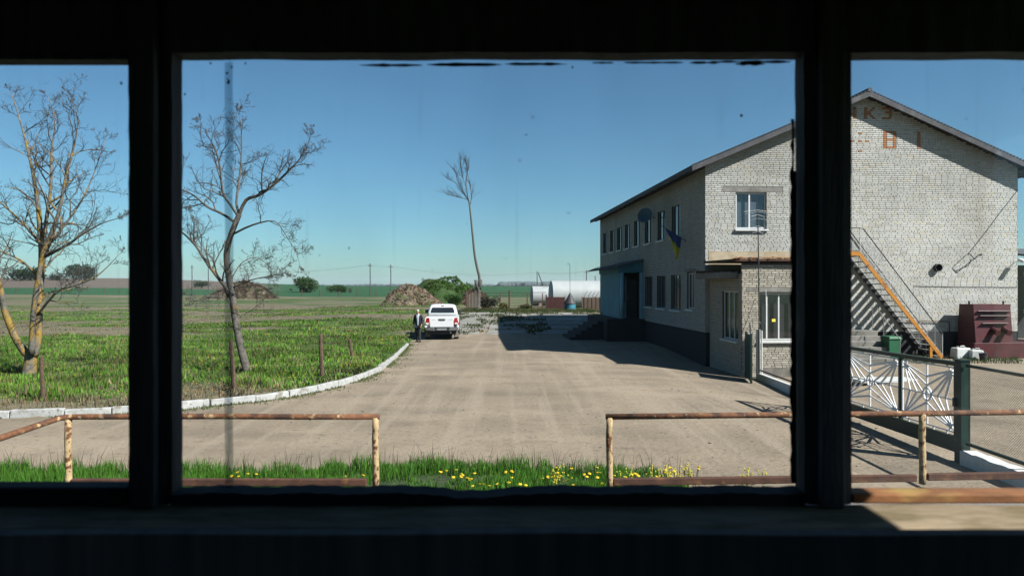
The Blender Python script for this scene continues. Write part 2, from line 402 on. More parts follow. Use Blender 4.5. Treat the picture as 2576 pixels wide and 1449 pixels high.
for a, b in zip(kp, kp[1:]):
    acc += (b - a).length
    if acc > lens:
        dv = (b - start); L_ = dv.length; t = dv.normalized(); nn = Vector((-t.y, t.x, 0))
        if nn.dot(Vector((-1, .5, 0))) < 0: nn = -nn
        m = MB(); g = .014; hh = .165 + rng.uniform(-.02, .014) - .05 * max(0, (start.y - 24) / 10); wv = .16
        q = []
        z0 = h(start.x, start.y)
        for zz, ww in ((-.1, 0), (hh, .018)):
            for (f_, s_) in ((g, 0), (L_ - g, 0), (L_ - g, wv), (g, wv)):
                q.append(start + t * f_ + nn * (s_ + (ww if s_ == 0 else -ww)) + Vector((rng.uniform(-.008, .008), rng.uniform(-.012, .012), z0 + zz + rng.uniform(-.012, .012))))
        m.hexa(q); m.build('kerb_stone', 'kerb_white', kroot, bevel=.02)
        start = b; acc = 0; lens = rng.uniform(.86, 1.1)
ap = bpy.data.objects.new('concrete_apron', None); COL.objects.link(ap); ap['kind'] = 'structure'
for r_ in range(7):
    y0 = 40.6 + r_ * 2.9
    for c_ in range(4):
        x0 = -4.5 + c_ * 2.75 + rng.uniform(-.2, .2) + .35 * (r_ % 2); a = rng.uniform(-.012, .012)
        zt = h(x0 + 1.4, y0 + 1.3) + .035 + rng.uniform(-.01, .012); sl_ = math.atan((h(x0 + 1.4, y0 + 2.6) - h(x0 + 1.4, y0)) / 2.6)
        m = MB(); m.obox((x0 + 1.35, y0 + 1.3, zt - .06), (2.62, 2.62 - (.5 if r_ % 3 == 1 else .2) * rng.random(), .14), Matrix.Rotation(a, 3, 'Z') @ Matrix.Rotation(sl_ + rng.uniform(-.003, .003), 3, 'X'))
        m.build('slab', 'slab_concrete', ap, bevel=.03)

# ------------------------------------------------------------------ booth the picture is taken from
st = dict(kind='structure')
XR = 1.5
m = MB(); m.box(-1.7, XR + .1, 1.405, 1.52, 1.30, 2.415); m.build('booth_wall_front', 'booth_dark', **st)
m = MB(); m.box(-1.7, XR + .1, 1.405, 1.52, 3.56, 4.0); m.build('booth_wall_over_window', 'booth_dark', **st)
m = MB(); m.box(-1.7, XR + .1, -2.6, 1.6, 4.003, 4.15); m.build('booth_roof', 'booth_bounce', **st)
m = MB(); m.box(-1.7, XR + .1, -2.6, 1.4, 1.18, 1.297); m.build('booth_floor', 'booth_bounce', **st)
m = MB(); m.box(-1.7, XR + .1, -2.7, -2.603, 1.18, 4.0); m.build('booth_wall_back', 'booth_bounce', **st)
m = MB(); m.box(-1.8, -1.703, -2.7, -1.3, 1.18, 4.0).box(-1.8, -1.703, .3, 1.52, 1.18, 4.0).box(-1.8, -1.703, -1.297, .297, 1.18, 2.2).box(-1.8, -1.703, -1.297, .297, 3.4, 4.0); m.build('booth_wall_left', 'booth_bounce', **st)  # opening added out of view, lets skylight lift the dark interior
m = MB()
m.box(XR, XR + .1, -2.6, .60, 1.3, 4.0).box(XR, XR + .1, 1.38, 1.402, 1.3, 4.0).box(XR, XR + .1, .603, 1.377, 1.3, 2.3).box(XR, XR + .1, .603, 1.377, 3.375, 4.0)
m.build('booth_wall_right', 'booth_dark', **st)
m = MB(); m.grid(lambda u, v: (-1.65 + 3.1 * u, .95, 1.3 + v * (2.9 - (1338 + 3 * math.sin(u * 9) + 2 * math.sin(u * 31) - 720) / FPX * .95 - 1.3)), 60, 1)
o = m.build('booth_added_panel', 'panel_dark', **st); sm = o.modifiers.new('solid', 'SOLIDIFY'); sm.thickness = .022; sm.offset = 0  # added board, set out of the sun, hides the lit wall below the ledge
bw = T('booth_window', 'dark wooden window frame of three panes that the whole view is seen through', 'window', (0, 1.42, 2.45))
bi = Matrix.Translation((0, -1.42, -2.45))
def bwpart(m, name, mt, **k):
    m.v = [(a, b - 1.42, c - 2.45) for a, b, c in m.v]; return m.build(name, mt, bw, **k)
def wob(mb, amp=.0012):
    mb.v = [(x + rng.uniform(-amp, amp), y, z) for x, y, z in mb.v]
for xa, xb, xc, xd in ((-.7893, -.7001, -.770, -.722), (.6013, .6988, .625, .672)):
    m = MB(); n = 40
    def post(u, v, xa=xa, xb=xb):
        e = .0006 * math.sin(v * 23 + xa * 9) + .0005 * math.sin(v * 61) + .0004 * math.sin(v * 143)
        pr = [(xa + e, 1.45), (xa + e, 1.405), (xa + .022, 1.40), (xb - .022, 1.40), (xb + e * .7, 1.405), (xb + e * .7, 1.45)]
        k = round(u * 5); return (pr[k][0], pr[k][1], 2.452 + v * 1.1)
    m.grid(post, 5, n); bwpart(m, 'mullion', 'frame_dark')
    m = MB(); m.box(xc, xd, 1.375, 1.3985, 2.452, 3.55); bwpart(m, 'cover_strip', 'frame_dark', bevel=.004)
m = MB(); m.grid(lambda u, v: ((-1.69 + 3.25 * u), 1.40 + .05 * max(0, v - .5) * 2, (3.379 + .0008 * math.sin(u * 40) + .0007 * math.sin(u * 93)) if v > .25 else 3.57), 90, 2)
bwpart(m, 'header', 'frame_dark')
m = MB(); m.box(-1.69, -.79, 1.41, 1.449, 3.368, 3.3785); bwpart(m, 'header_strip', 'frame_dark')
def railtop(x):
    px = x / 1.45 * FPX + 1288
    y = 1221 + 12 * math.exp(-((px - 1195) / 70) ** 4) + 2.0 * math.sin(px * .03) + 1.2 * math.sin(px * .11)
    return 2.9 - (y - 720) / FPX * 1.45
m = MB()
def cr(u, v):
    x = -.7003 + 1.302 * u; zt = railtop(x)
    return ((x, 1.40, 2.447), (x, 1.40, zt - .002), (x, 1.45, zt), (x, 1.45, 2.447))[round(v * 3)]
m.grid(cr, 120, 3); bwpart(m, 'bottom_rail', 'rail_black')
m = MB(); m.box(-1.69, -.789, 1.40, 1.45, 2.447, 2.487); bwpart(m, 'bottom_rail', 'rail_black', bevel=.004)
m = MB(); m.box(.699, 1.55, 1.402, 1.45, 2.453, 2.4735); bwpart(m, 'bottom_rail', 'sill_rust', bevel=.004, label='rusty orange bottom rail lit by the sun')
m = MB(); m.grid(lambda u, v: (-1.69 + 3.19 * u, 1.247 + .004 * math.sin(u * 50) + .157 * v, 2.4515 - .006 * (v < .01)), 80, 6)
o = bwpart(m, 'ledge', 'ledge'); sm = o.modifiers.new('solid', 'SOLIDIFY'); sm.thickness = .03; sm.offset = -1
for x0, x1, z0, z1, y in ((-1.69, -.76, 2.48, 3.39, 1.428), (-.71, -.5896, 2.46, 3.39, 1.43), (-.5996, .61, 2.46, 3.39, 1.438), (.69, 1.55, 2.465, 3.39, 1.43)):
    m = MB(); m.box(x0, x1, y, y + .003, z0, z1); bwpart(m, 'pane', 'booth_glass')
m = MB(); m.grid(lambda u, v: (-.6035 + .0175 * u + .0008 * math.sin(v * 25), 1.4345, 2.47 + v * .90), 3, 60); bwpart(m, 'seam', 'seam_glass')
m = MB()   # dried putty crumbs along the top and right edge of the middle pane
def crumb(pxs, y0, y1, d=1.433):
    n = len(pxs); mid = (y0 + y1) / 2; ph = rng.uniform(0, 50); wv_ = [min(1, i / 3 + .1, (n - 1 - i) / 3 + .1) * (.12 + 1.0 * float(vn(ph + i * .55, 3.3))) * (y1 - y0) / 2 for i in range(n)]; top = [P(x, mid - a + rng.uniform(-.5, .5), d) for x, a in zip(pxs, wv_)]; bot = [P(x, mid + a, d) for x, a in reversed(list(zip(pxs, wv_)))]
    poly = [(p.x, p.z) for p in top + bot]; m.prism(poly, d, d + .003, 1)
for a, b, y0, y1 in ((905, 1062, 160, 169), (1075, 1262, 158, 168), (1270, 1425, 157, 166), (1490, 1545, 156, 161), (1570, 1720, 155, 161), (1735, 1812, 154, 162), (1800, 1990, 152, 160), (1850, 1925, 157, 166)):
    crumb(list(np.linspace(a, b, 17)), y0, y1)
def vcrumb(ys, x0, x1, d=1.433):
    a = [P(x0 + rng.uniform(-3, 3), y, d) for y in ys]; b = [P(x1 + rng.uniform(-1, 1), y, d) for y in reversed(ys)]
    m.prism([(p.x, p.z) for p in a + b], d, d + .003, 1)
vcrumb(list(np.linspace(300, 430, 9)), 1991, 1998); vcrumb(list(np.linspace(430, 1215, 40)), 1990, 2003)
for x, y, r_ in ((571, 185, 4), (575, 208, 5), (573, 200, 3), (583, 170, 3), (305, 210, 4), (1064, 703, 3), (878, 624, 3), (1865, 291, 4), (1324, 340, 2.5), (530, 160, 3), (617, 160, 3), (465, 238, 3), (1440, 170, 3)):
    c = P(x, y, 1.4265); r_ = r_ / FPX * 1.43
    m.add([(c.x + r_ * math.cos(a) * rng.uniform(.5, 1.1), c.y, c.z + r_ * math.sin(a) * rng.uniform(.7, 1.3)) for a in [k * .7854 for k in range(8)]], [tuple(range(8))])
bwpart(m, 'putty_crumbs', 'putty', kind='stuff')

# ------------------------------------------------------------------ platforms with rusty railings below the window
for x0, x1 in ((-9, -1.09), (.8, 8.5)):
    m = MB(); m.box(x0, x1, 2.6, 5.33, -.1, 1.315); m.build('platform', 'concrete', kind='structure', bevel=.02)
zr = 1.868
def railing(label, pts, posts, bars):
    base = posts[0]; t = T('railing', label, 'railing', (base[0], base[1], 1.32))
    o = Vector((base[0], base[1], 1.32))
    m = MB(); m.tube([Vector(p) - o for p in pts], .023, 10); m.build('top_rail', 'rust', t, smooth=True)
    for x, y in posts:
        m = MB(); m.tube([Vector((x + .003 * math.sin(k), y, 1.30 + k * .0805)) - o for k in range(8)], [.025 + .0018 * (k % 2) for k in range(8)], 10); m.build('post', 'rust_peeling', t, smooth=True)
    for a, b in bars:
        m = MB(); a = Vector(a) - o; b = Vector(b) - o; m.bar(a, b, .045, .055); m.build('bottom_bar', 'rust_dark', t, bevel=.006)
pl = P(172, 1050, 5.4); pr = P(945, 1050, 5.4); ql = P(0, 1105, 4.64); ql2 = P(-260, 1188, 3.9)
railing('low rusty pipe railing left of the gap, its left end slanting down', [(ql2.x, ql2.y, zr), (ql.x, ql.y, zr), (pl.x - .05, 5.37, zr - .004), (pl.x + .05, 5.4, zr), (pl.x + 1.2, 5.4, zr + .004), (pr.x - .6, 5.4, zr), (pr.x + .028, 5.4, zr)],
        [(pl.x, 5.4), (pr.x, 5.4)], [((pl.x + .03, 5.40, 1.352), (pr.x - .07, 5.4, 1.352))])
p1 = P(1533, 1047, 5.4); p2 = P(2320, 1040, 5.53)
railing('low rusty pipe railing right of the gap, running on past the picture edge', [(p1.x - .028, 5.4, zr), (p1.x + .9, 5.43, zr + .005), (p2.x, 5.53, zr + .002), (p2.x + 2.4, 5.66, zr + .01)],
        [(p1.x, 5.4), (p2.x, 5.53), (p2.x + 2.38, 5.66)], [((p1.x + .03, 5.41, 1.352), (p2.x - .06, 5.52, 1.352)), ((p2.x + .04, 5.535, 1.356), (p2.x + 2.3, 5.65, 1.36))])

# ------------------------------------------------------------------ brick building
TH = R(3.6); CT, ST = math.cos(TH), math.sin(TH)
BX, BY = 7.58, 26.8; BWD, BLN = 12.9, 21.5
def Bw(u, v, z=0): return Vector((BX + u * CT - v * ST, BY + u * ST + v * CT, z))
def gz(x, y, v=0):      # measured direction -> (u, z) on the plane v=const of the building
    t = (x - 1288) / FPX; u = (BY * t - BX + v * (ST + CT * t)) / (CT - ST * t); d = BY + u * ST + v * CT
    return u, CAMZ - (y - 720) / FPX * d
def fv(x, y, u=0):      # measured direction -> (v, z) on the plane u=const
    t = (x - 1288) / FPX; v = (BX + u * CT - t * (BY + u * ST)) / (t * CT + ST); d = BY + u * ST + v * CT
    return v, CAMZ - (y - 720) / FPX * d
CH, BLK = .0778, .262
def bond(s0, s1, z0, z1, holes, inside, r, joint=None):
    "running bond with a header course now and then; returns (s0,s1,z0,z1,whole)"
    out = []; row = 0; z = z0
    while z + CH <= z1 + 1e-6:
        hd = row % 6 == 3; L_ = BLK / 2 if hd else BLK
        off = (row % 2) * BLK / 2 + (BLK / 4 if hd else 0) + r.uniform(-.03, .03)
        s = s0 - off; jig = r.uniform(-.002, .002)
        while s < s1:
            l = L_
            if not hd and r.random() < .07: l = BLK / 2
            a, b = max(s, s0), min(s + l, s1); s += l
            segs = [(a, b)]
            for (h0, h1, k0, k1) in holes:
                if z + CH * .6 > k0 and z + CH * .4 < k1:
                    ns = []
                    for (p, q) in segs:
                        if q <= h0 or p >= h1: ns.append((p, q)); continue
                        if p < h0: ns.append((p, h0))
                        if q > h1: ns.append((h1, q))
                    segs = ns
            for (p, q) in segs:
                if q - p < .03 or not inside((p + q) / 2, z + CH): continue
                g = .005; gz_ = .008 if joint is None else joint(z)
                out.append((p + g + r.uniform(-.003, .003), q - g + r.uniform(-.003, .003), z + gz_ + jig + r.uniform(-.0015, .0015), z + CH - gz_ + jig + r.uniform(-.0015, .0015), abs(q - p - BLK) < .002))
        z += CH; row += 1
    return out
def brick_geo(mb, b, fr, out, col):
    "fr(s, o, z) -> point ; o = outward offset"
    s0, s1, z0, z1 = b[:4]; mb.cc = col; e = .004
    mb.add([fr(s0, -.014, z0), fr(s1, -.014, z0), fr(s1, -.014, z1), fr(s0, -.014, z1),
            fr(s0 + e, out, z0 + e), fr(s1 - e, out, z0 + e), fr(s1 - e, out, z1 - e), fr(s0 + e, out, z1 - e)],
           [(4, 5, 6, 7), (0, 1, 5, 4), (1, 2, 6, 5), (2, 3, 7, 6), (3, 0, 4, 7)])
def tint(r, base=1.0):
    k = base * r.uniform(.89, 1.05); q = r.random()
    if q < .05: return (k * .84, k * .82, k * .78)
    if q < .16: return (k * 1.02, k * .97, k * .88)
    return (k, k, k)
BR = random.Random(3)
def brick_template(name, m, col, wdt=BLK, flip=False, fr=None):
    mb = MB(); b = (-wdt / 2 + .0065, wdt / 2 - .0065, -CH / 2 + .006, CH / 2 - .006)
    brick_geo(mb, b, fr, .001, col); return mb.mesh(name, m)
def put_brick(me, parent, loc, name='brick'):
    o = bpy.data.objects.new(name, me); COL.objects.link(o); o.parent = parent; o.location = loc; return o
def wallsheet(mb, s0, s1, z0, z1, holes, fr, off):
    ss = sorted({s0, s1, *[q for hh in holes for q in hh[:2] if s0 < q < s1]}); zz = sorted({z0, z1, *[q for hh in holes for q in hh[2:] if z0 < q < z1]})
    for a, b in zip(ss, ss[1:]):
        for c, d in zip(zz, zz[1:]):
            mx, mz = (a + b) / 2, (c + d) / 2
            if any(hh[0] < mx < hh[1] and hh[2] < mz < hh[3] for hh in holes): continue
            mb.add([fr(a, off, c), fr(b, off, c), fr(b, off, d), fr(a, off, d)], [(0, 1, 2, 3)])
    for h0, h1, k0, k1 in holes:      # reveals
        dp = -.16
        q = [(h0, k0), (h1, k0), (h1, k1), (h0, k1)]
        for (a, b), (c, d) in zip(q, q[1:] + q[:1]): mb.add([fr(a, -.004, b), fr(c, -.004, d), fr(c, dp, d), fr(a, dp, b)], [(0, 1, 2, 3)])
gf = lambda s, o, z: Vector((s, -o, z))       # gable: s=u, outward = -v
ff = lambda s, o, z: Vector((-o, s, z))       # long side: s=v, outward = -u
bld = T('brick_building', 'two storey white brick building with grey gable roof and dark shaded long side', 'building', (BX, BY, 0), TH)
EAVE_U, EAVE_Z = -.67, 7.57; RIDGE_Z = 10.58; SLP = (RIDGE_Z - EAVE_Z) / (BWD / 2 - EAVE_U)
def roofz(u): return RIDGE_Z - abs(u - BWD / 2) * SLP
PL = 1.08       # top of the plinth
# openings
gw0 = gz(1851, 484); gw1 = gz(1928, 580); GWIN = (gw0[0], gw1[0], gw1[1] + .06, gw0[1])
g_holes = [GWIN]
lint = (*gz(1818, 473), *gz(1968, 484))      # concrete lintel
lh = (lint[0], lint[2], lint[3] + .01, lint[1] + .03)
plast = (.14, 3.9, gz(1783, 700)[1], gz(1783, 632)[1])
f_up = [fv(x, 550)[0] for x in (1700, 1663, 1630, 1602, 1578, 1558, 1540, 1522)]
f_dn = [fv(x, 730)[0] for x in (1736.5, 1700, 1663, 1631.5)]
UPW = [(v - .62, v + .62, 5.12, 6.55) for v in f_up]
DNW = [(f_dn[0] - .42, f_dn[0] + .42, 1.95, 3.45)] + [(v - .72, v + .72, 1.85, 3.43) for v in f_dn[1:]]
PV0, PV1 = fv(1616, 700)[0], fv(1616, 700)[0] + 4.9      # porch along the long side
f_holes = UPW + DNW
m = MB(); wallsheet(m, 0, BWD, PL, 7.55, g_holes, gf, -.012)
m.add([gf(0, -.012, 7.55), gf(BWD, -.012, 7.55), gf(BWD, -.012, roofz(BWD) - .14), gf(BWD / 2, -.012, RIDGE_Z - .14), gf(0, -.012, roofz(0) - .14)], [(0, 1, 2, 3, 4)])
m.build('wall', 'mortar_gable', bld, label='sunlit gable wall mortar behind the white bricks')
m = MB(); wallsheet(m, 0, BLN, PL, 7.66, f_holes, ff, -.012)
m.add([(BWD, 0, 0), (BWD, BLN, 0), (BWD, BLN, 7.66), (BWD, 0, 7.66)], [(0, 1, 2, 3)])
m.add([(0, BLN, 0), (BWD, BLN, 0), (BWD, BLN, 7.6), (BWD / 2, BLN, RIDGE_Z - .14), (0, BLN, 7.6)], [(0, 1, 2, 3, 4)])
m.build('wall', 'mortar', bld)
m = MB(); m.box(.03, BWD - .03, .006, BLN, -.6, PL); m.build('plinth', 'plinth', bld)
# gable bricks
def g_in(u, z): return z < roofz(u) - .10
LET = {}
def letter_rows():
    "orange brick figures, read off course by course: (u, z-course-top, length)"
    sp = []
    def at(x, y): u, z = gz(x, y); return u, PL + math.floor((z - PL) / CH) * CH
    H2 = BLK / 2
    u8, zt = at(2222.6, 334)
    for k in range(9):
        z = zt - k * CH
        sp.append((u8, z, H2)); sp.append((u8 + 3 * H2, z, H2))
        if k in (0, 4, 8): sp.append((u8 + H2, z, BLK))
        else: LET.setdefault('white', []).append((u8 + H2, z, BLK))
    u1, zt = at(2307.5, 334)
    for k in range(9): sp.append((u1, zt - k * CH, H2))
    for x, y in ((2163, 335), (2145, 357), (2163, 357), (2181, 357), (2163, 379)):
        u, z = at(x, y); sp.append((u - H2 / 2, z, H2))
    # upper line of figures, partly in the roof's shade
    uk, zt = at(2174, 272)
    for k in range(6): sp.append((uk, zt - k * CH, H2))
    for k, o in ((0, 2.4), (1, 1.8), (2, 1.1), (3, 1.1), (4, 1.8), (5, 2.4)): sp.append((uk + o * H2, zt - k * CH, H2))
    ul, _ = at(2146, 272)
    for k in range(6): sp.append((ul, zt - k * CH, H2))
    for k in range(6): sp.append((ul - 2 * H2, zt - k * CH, H2))
    sp.append((ul - H2, zt - 3 * CH, H2))
    uz, _ = at(2219, 272)
    for k in range(6):
        if k in (0, 5): sp.append((uz, zt - k * CH, H2)); sp.append((uz + H2, zt - k * CH, H2))
        if k == 2: sp.append((uz + H2, zt - k * CH, H2))
        sp.append((uz + 2 * H2 - (H2 * .3 if k in (0, 5) else 0) + .02, zt - k * CH, H2))
    return sp
SPECIAL = letter_rows()
lettholes = [(u - .002, u + l + .002, z, z + CH) for u, z, l in SPECIAL + LET['white']]
gb = bond(0, BWD, PL, RIDGE_Z, g_holes + [lh, plast] + lettholes, g_in, BR, lambda z: .0045 if z < 5.6 else .0055 if z < 6.4 else .0065)
cand = [b for b in gb if b[4] and b[1] - b[0] > .235 and 0.3 < b[0] < 3.5 and 3.7 < b[2] < 7.2]
BR.shuffle(cand); solo = set(id(b) for b in cand[:215])
gt = [brick_template('brick', 'brick_white', tint(BR), fr=gf) for _ in range(6)]
go = brick_template('brick', 'orange_brick', (1, 1, 1), BLK / 2, fr=gf); go2 = brick_template('brick', 'orange_brick', (1, 1, 1), BLK, fr=gf)
mb = MB(); mb.cc = (1, 1, 1)
for b in gb:
    if id(b) in solo: put_brick(BR.choice(gt), bld, ((b[0] + b[1]) / 2, BR.uniform(-.002, .001), (b[2] + b[3]) / 2))
    else:
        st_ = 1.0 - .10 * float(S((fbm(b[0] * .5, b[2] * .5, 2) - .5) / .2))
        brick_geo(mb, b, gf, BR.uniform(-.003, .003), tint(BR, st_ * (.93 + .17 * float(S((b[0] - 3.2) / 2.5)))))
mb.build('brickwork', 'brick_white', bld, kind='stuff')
for u, z, l in SPECIAL: put_brick(go if l < .2 else go2, bld, (u + l / 2, BR.uniform(-.002, .001), z + CH / 2))
for u, z, l in LET['white']: put_brick(gt[0], bld, (u + l / 2, 0, z + CH / 2))
# long side bricks
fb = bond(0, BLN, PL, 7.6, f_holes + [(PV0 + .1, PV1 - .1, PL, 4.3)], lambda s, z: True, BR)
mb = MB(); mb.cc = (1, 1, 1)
for b in fb: brick_geo(mb, b, ff, BR.uniform(-.003, .003), tint(BR, .84))  # bricks toned darker than the gable's to deepen this side's shade
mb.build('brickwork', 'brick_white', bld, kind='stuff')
m = MB(); m.box(lint[0], lint[2], -.004, .02, lint[3], lint[1]); m.build('lintel', 'concrete', bld)
m = MB()
m.grid(lambda u, v: (plast[0] + (plast[1] - plast[0]) * u, -.006 - .003 * vn(u * 20, v * 9), plast[2] + (plast[3] - plast[2]) * v + (.03 * (vn(u * 14, 3) - .5) if v > .9 else 0)), 50, 8)
m.build('plaster_patch', 'plaster_beige', bld)
def window(parent, w_, fr, fm, dep=-.10, bars=(.5,), sill=True, glassm='dark_glass', fw=.055, sillm='white_pvc', back=None, transom=None):
    s0, s1, z0, z1 = w_
    def B(mb, a, b, o0, o1, c, d):
        return mb.hexa([fr(a, o0, c), fr(b, o0, c), fr(b, o1, c), fr(a, o1, c), fr(a, o0, d), fr(b, o0, d), fr(b, o1, d), fr(a, o1, d)])
    mb = MB(); o0, o1 = dep + .035, dep - .03
    B(mb, s0, s0 + fw, o0, o1, z0, z1); B(mb, s1 - fw, s1, o0, o1, z0, z1)
    B(mb, s0 + fw, s1 - fw, o0, o1, z0, z0 + fw); B(mb, s0 + fw, s1 - fw, o0, o1, z1 - fw, z1)
    wo = mb.build('window', fm, parent)
    for k in bars:
        mb = MB(); c = s0 + (s1 - s0) * k; B(mb, c - fw * .5, c + fw * .5, o0 - .003, o1, z0 + fw, z1 - fw); mb.build('mullion', fm, wo)
    if transom:
        mb = MB(); zz = z0 + (z1 - z0) * transom; B(mb, s0 + fw, s1 - fw, o0 - .006, o1, zz - fw * .4, zz + fw * .4); mb.build('transom', fm, wo)
    mb = MB(); mb.add([fr(s0 + fw, dep, z0 + fw), fr(s1 - fw, dep, z0 + fw), fr(s1 - fw, dep, z1 - fw), fr(s0 + fw, dep, z1 - fw)], [(0, 1, 2, 3)]); mb.build('pane', glassm, wo)
    if back:
        mb = MB(); n = 24
        def cu(u, v): return fr(s0 + (s1 - s0) * u, dep - .13 + .006 * math.sin(u * 25), z0 + (z1 - z0) * v)
        mb.grid(cu, 60, 2); mb.build('curtain', back, wo)  # in room_dark this sheet stands in for the unlit room
    if sill:
        mb = MB(); mb.hexa([fr(s0 - .05, dep, z0 - .05), fr(s1 + .05, dep, z0 - .05), fr(s1 + .05, .10, z0 - .085), fr(s0 - .05, .10, z0 - .085),
                            fr(s0 - .05, dep, z0 + .004), fr(s1 + .05, dep, z0 + .004), fr(s1 + .05, .10, z0 - .025), fr(s0 - .05, .10, z0 - .025)])
        mb.build('sill', sillm, wo)
    return wo
window(bld, GWIN, gf, 'white_pvc', bars=(.46,), glassm='window_glass', back='curtain', fw=.06)
for i, w_ in enumerate(UPW): window(bld, w_, ff, 'grey_frame', bars=(.42,), transom=None)
for i, w_ in enumerate(DNW): window(bld, w_, ff, 'white_paint' if i == 0 else 'grey_frame', bars=(.5,) if i == 0 else (.33, .66), fw=.05)
m = MB(); m.box(-.05, .03, DNW[0][0] - .2, DNW[0][1] + .2, 3.50, 3.62); m.build('lintel', 'concrete', bld)
# roof
GR = -.40
def roofside(side):
    m = MB(); u0 = EAVE_U if side < 0 else BWD - EAVE_U; uc = BWD / 2; n = 1
    y0, y1 = GR, BLN + .25; t = .07
    m.hexa([(u0, y0, EAVE_Z - t), (uc, y0, RIDGE_Z - t), (uc, y1, RIDGE_Z - t), (u0, y1, EAVE_Z - t), (u0, y0, EAVE_Z), (uc, y0, RIDGE_Z), (uc, y1, RIDGE_Z), (u0, y1, EAVE_Z)])
    r_ = m.build('roof', 'roof_slate', bld)
    # rake board, soffit boards, eave board
    m = MB(); e = 1 if side < 0 else -1
    ua = u0 + e * .02; m.hexa([(ua, GR - .025, EAVE_Z - .23), (uc - e * .003, GR - .025, RIDGE_Z - .24), (uc - e * .003, GR + .015, RIDGE_Z - .24), (ua, GR + .015, EAVE_Z - .23),
                               (ua, GR - .025, EAVE_Z - .035), (uc - e * .003, GR - .025, RIDGE_Z - .03), (uc - e * .003, GR + .015, RIDGE_Z - .03), (ua, GR + .015, EAVE_Z - .035)])
    m.build('rake_board', 'fascia_wood', r_)
    m = MB(); ub = u0 + e * .62; zb = EAVE_Z + .6 * SLP
    m.hexa([(u0 + e * .03, GR + .02, EAVE_Z - .20), (ub, GR + .02, zb - .24), (ub, BLN, zb - .24), (u0 + e * .03, BLN, EAVE_Z - .20), (u0 + e * .03, GR + .02, EAVE_Z - .175), (ub, GR + .02, zb - .215), (ub, BLN, zb - .215), (u0 + e * .03, BLN, EAVE_Z - .175)])
    m.build('soffit', 'fascia_wood', r_)
    m = MB(); m.box(min(u0, u0 + e * .03), max(u0, u0 + e * .03), GR + .02, BLN + .2, EAVE_Z - .20, EAVE_Z - .075); m.build('eave_board', 'fascia_wood', r_)
    for k in range(int(BLN / 1.1)):
        vv = .3 + k * 1.1; m = MB(); m.hexa([(u0 + e * .05, vv, EAVE_Z - .27), (ub, vv, zb - .32), (ub, vv + .06, zb - .32), (u0 + e * .05, vv + .06, EAVE_Z - .27), (u0 + e * .05, vv, EAVE_Z - .203), (ub, vv, zb - .243), (ub, vv + .06, zb - .243), (u0 + e * .05, vv + .06, EAVE_Z - .203)])
        m.build('rafter', 'fascia_wood', r_)
    m = MB()
    for k in range(52):      # corrugated sheet ends along the rake
        uu = u0 + e * (k + .5) * (abs(uc - u0) / 52); zz = EAVE_Z + abs(uu - u0) * SLP
        m.obox((uu, GR - .012, zz + .012), (.09, .05, .03), Matrix.Rotation(-e * math.atan(SLP), 3, 'Y'))
    m.build('slate_edge', 'roof_slate', r_, kind='stuff')
roofside(-1); roofside(1)
m = MB(); m.tube([(BWD / 2, GR - .04, RIDGE_Z + .02), (BWD / 2, BLN + .3, RIDGE_Z + .02)], .09, 8); m.build('ridge_cap', 'roof_slate', bld)
# blue porch on the long side
po = T('porch', 'blue painted entrance porch with sloping canopy at the far end of the shaded wall', 'porch', Bw(0, PV0), TH)
PO = -1.22; FL = 1.17; LN = PV1 - PV0
m = MB(); m.box(-2.0, -.003, -.5, LN + .6, -.3, FL); m.build('floor', 'plinth', po)  # block and steps take the plinth black to merge with the building's shadow
for k in range(6):
    m = MB(); m.box(-2.0 - (k + 1) * .3, -2.002 - k * .3, .6, 3.6, -.3, FL - (k + 1) * .17); m.build('step', 'plinth', po)
m = MB(); m.box(PO, PO + .06, .06, LN, FL, 3.75); wl = m.build('outer_wall', 'blue_paint', po)
for k in range(14):
    z = FL + .04 + k * .18; m = MB(); m.hexa([(PO - .03, .09, z), (PO - .002, .09, z), (PO - .002, LN, z), (PO - .03, LN, z), (PO - .012, .09, z + .172), (PO - .002, .09, z + .172), (PO - .002, LN, z + .172), (PO - .012, LN, z + .172)]); m.build('board', 'blue_paint', wl)
m = MB(); m.box(PO, -.003, LN, LN + .08, FL, 3.75); m.build('end_wall', 'blue_paint', po)
m = MB(); m.tube([(PO + .10, -.02, FL), (PO + .10, -.02, 3.62)], .11, 14); m.build('column', 'blue_paint_pale', po, smooth=True)
m = MB(); m.box(-.17, -.004, -.09, .05, FL, 3.62); m.build('pillar', 'blue_paint_pale', po)
m = MB(); m.hexa([(PO - .12, -.14, 3.62), (-.002, -.14, 3.62), (-.002, -.06, 3.62), (PO - .12, -.06, 3.62), (PO - .12, -.14, 3.98), (-.002, -.14, 4.24), (-.002, -.06, 4.24), (PO - .12, -.06, 3.98)]); m.build('fascia', 'blue_paint', po)
m = MB(); m.box(PO - .12, PO - .05, -.06, LN + .3, 3.62, 3.9); m.build('fascia', 'blue_paint', po)
m = MB(); m.box(PO - .04, -.01, -.05, LN, 3.62, 3.66); m.build('ceiling', 'blue_paint', po)
m = MB(); m.hexa([(PO - .75, -.32, 3.78), (.0 - .003, -.32, 4.27), (-.003, LN + .5, 4.27), (PO - .75, LN + .5, 3.78), (PO - .75, -.32, 3.84), (-.003, -.32, 4.34), (-.003, LN + .5, 4.34), (PO - .75, LN + .5, 3.84)]); cr_ = m.build('canopy_roof', 'roof_slate', po)
for k in range(7):
    vv = -.2 + k * .85; m = MB(); m.obox((PO - .55, vv + .3, 3.90 + .03 * (k % 2)), (.62, .5, .025), Matrix.Rotation(R(-21), 3, 'Y') @ Matrix.Rotation(rng.uniform(-.1, .1), 3, 'Z')); m.build('slate', 'roof_slate', cr_)
IN = .75      # recessed entrance wall
m = MB(); m.box(PO + .062, -.78, IN, IN + .07, FL, FL + .82); m.build('infill_panel', 'blue_paint_pale', po)
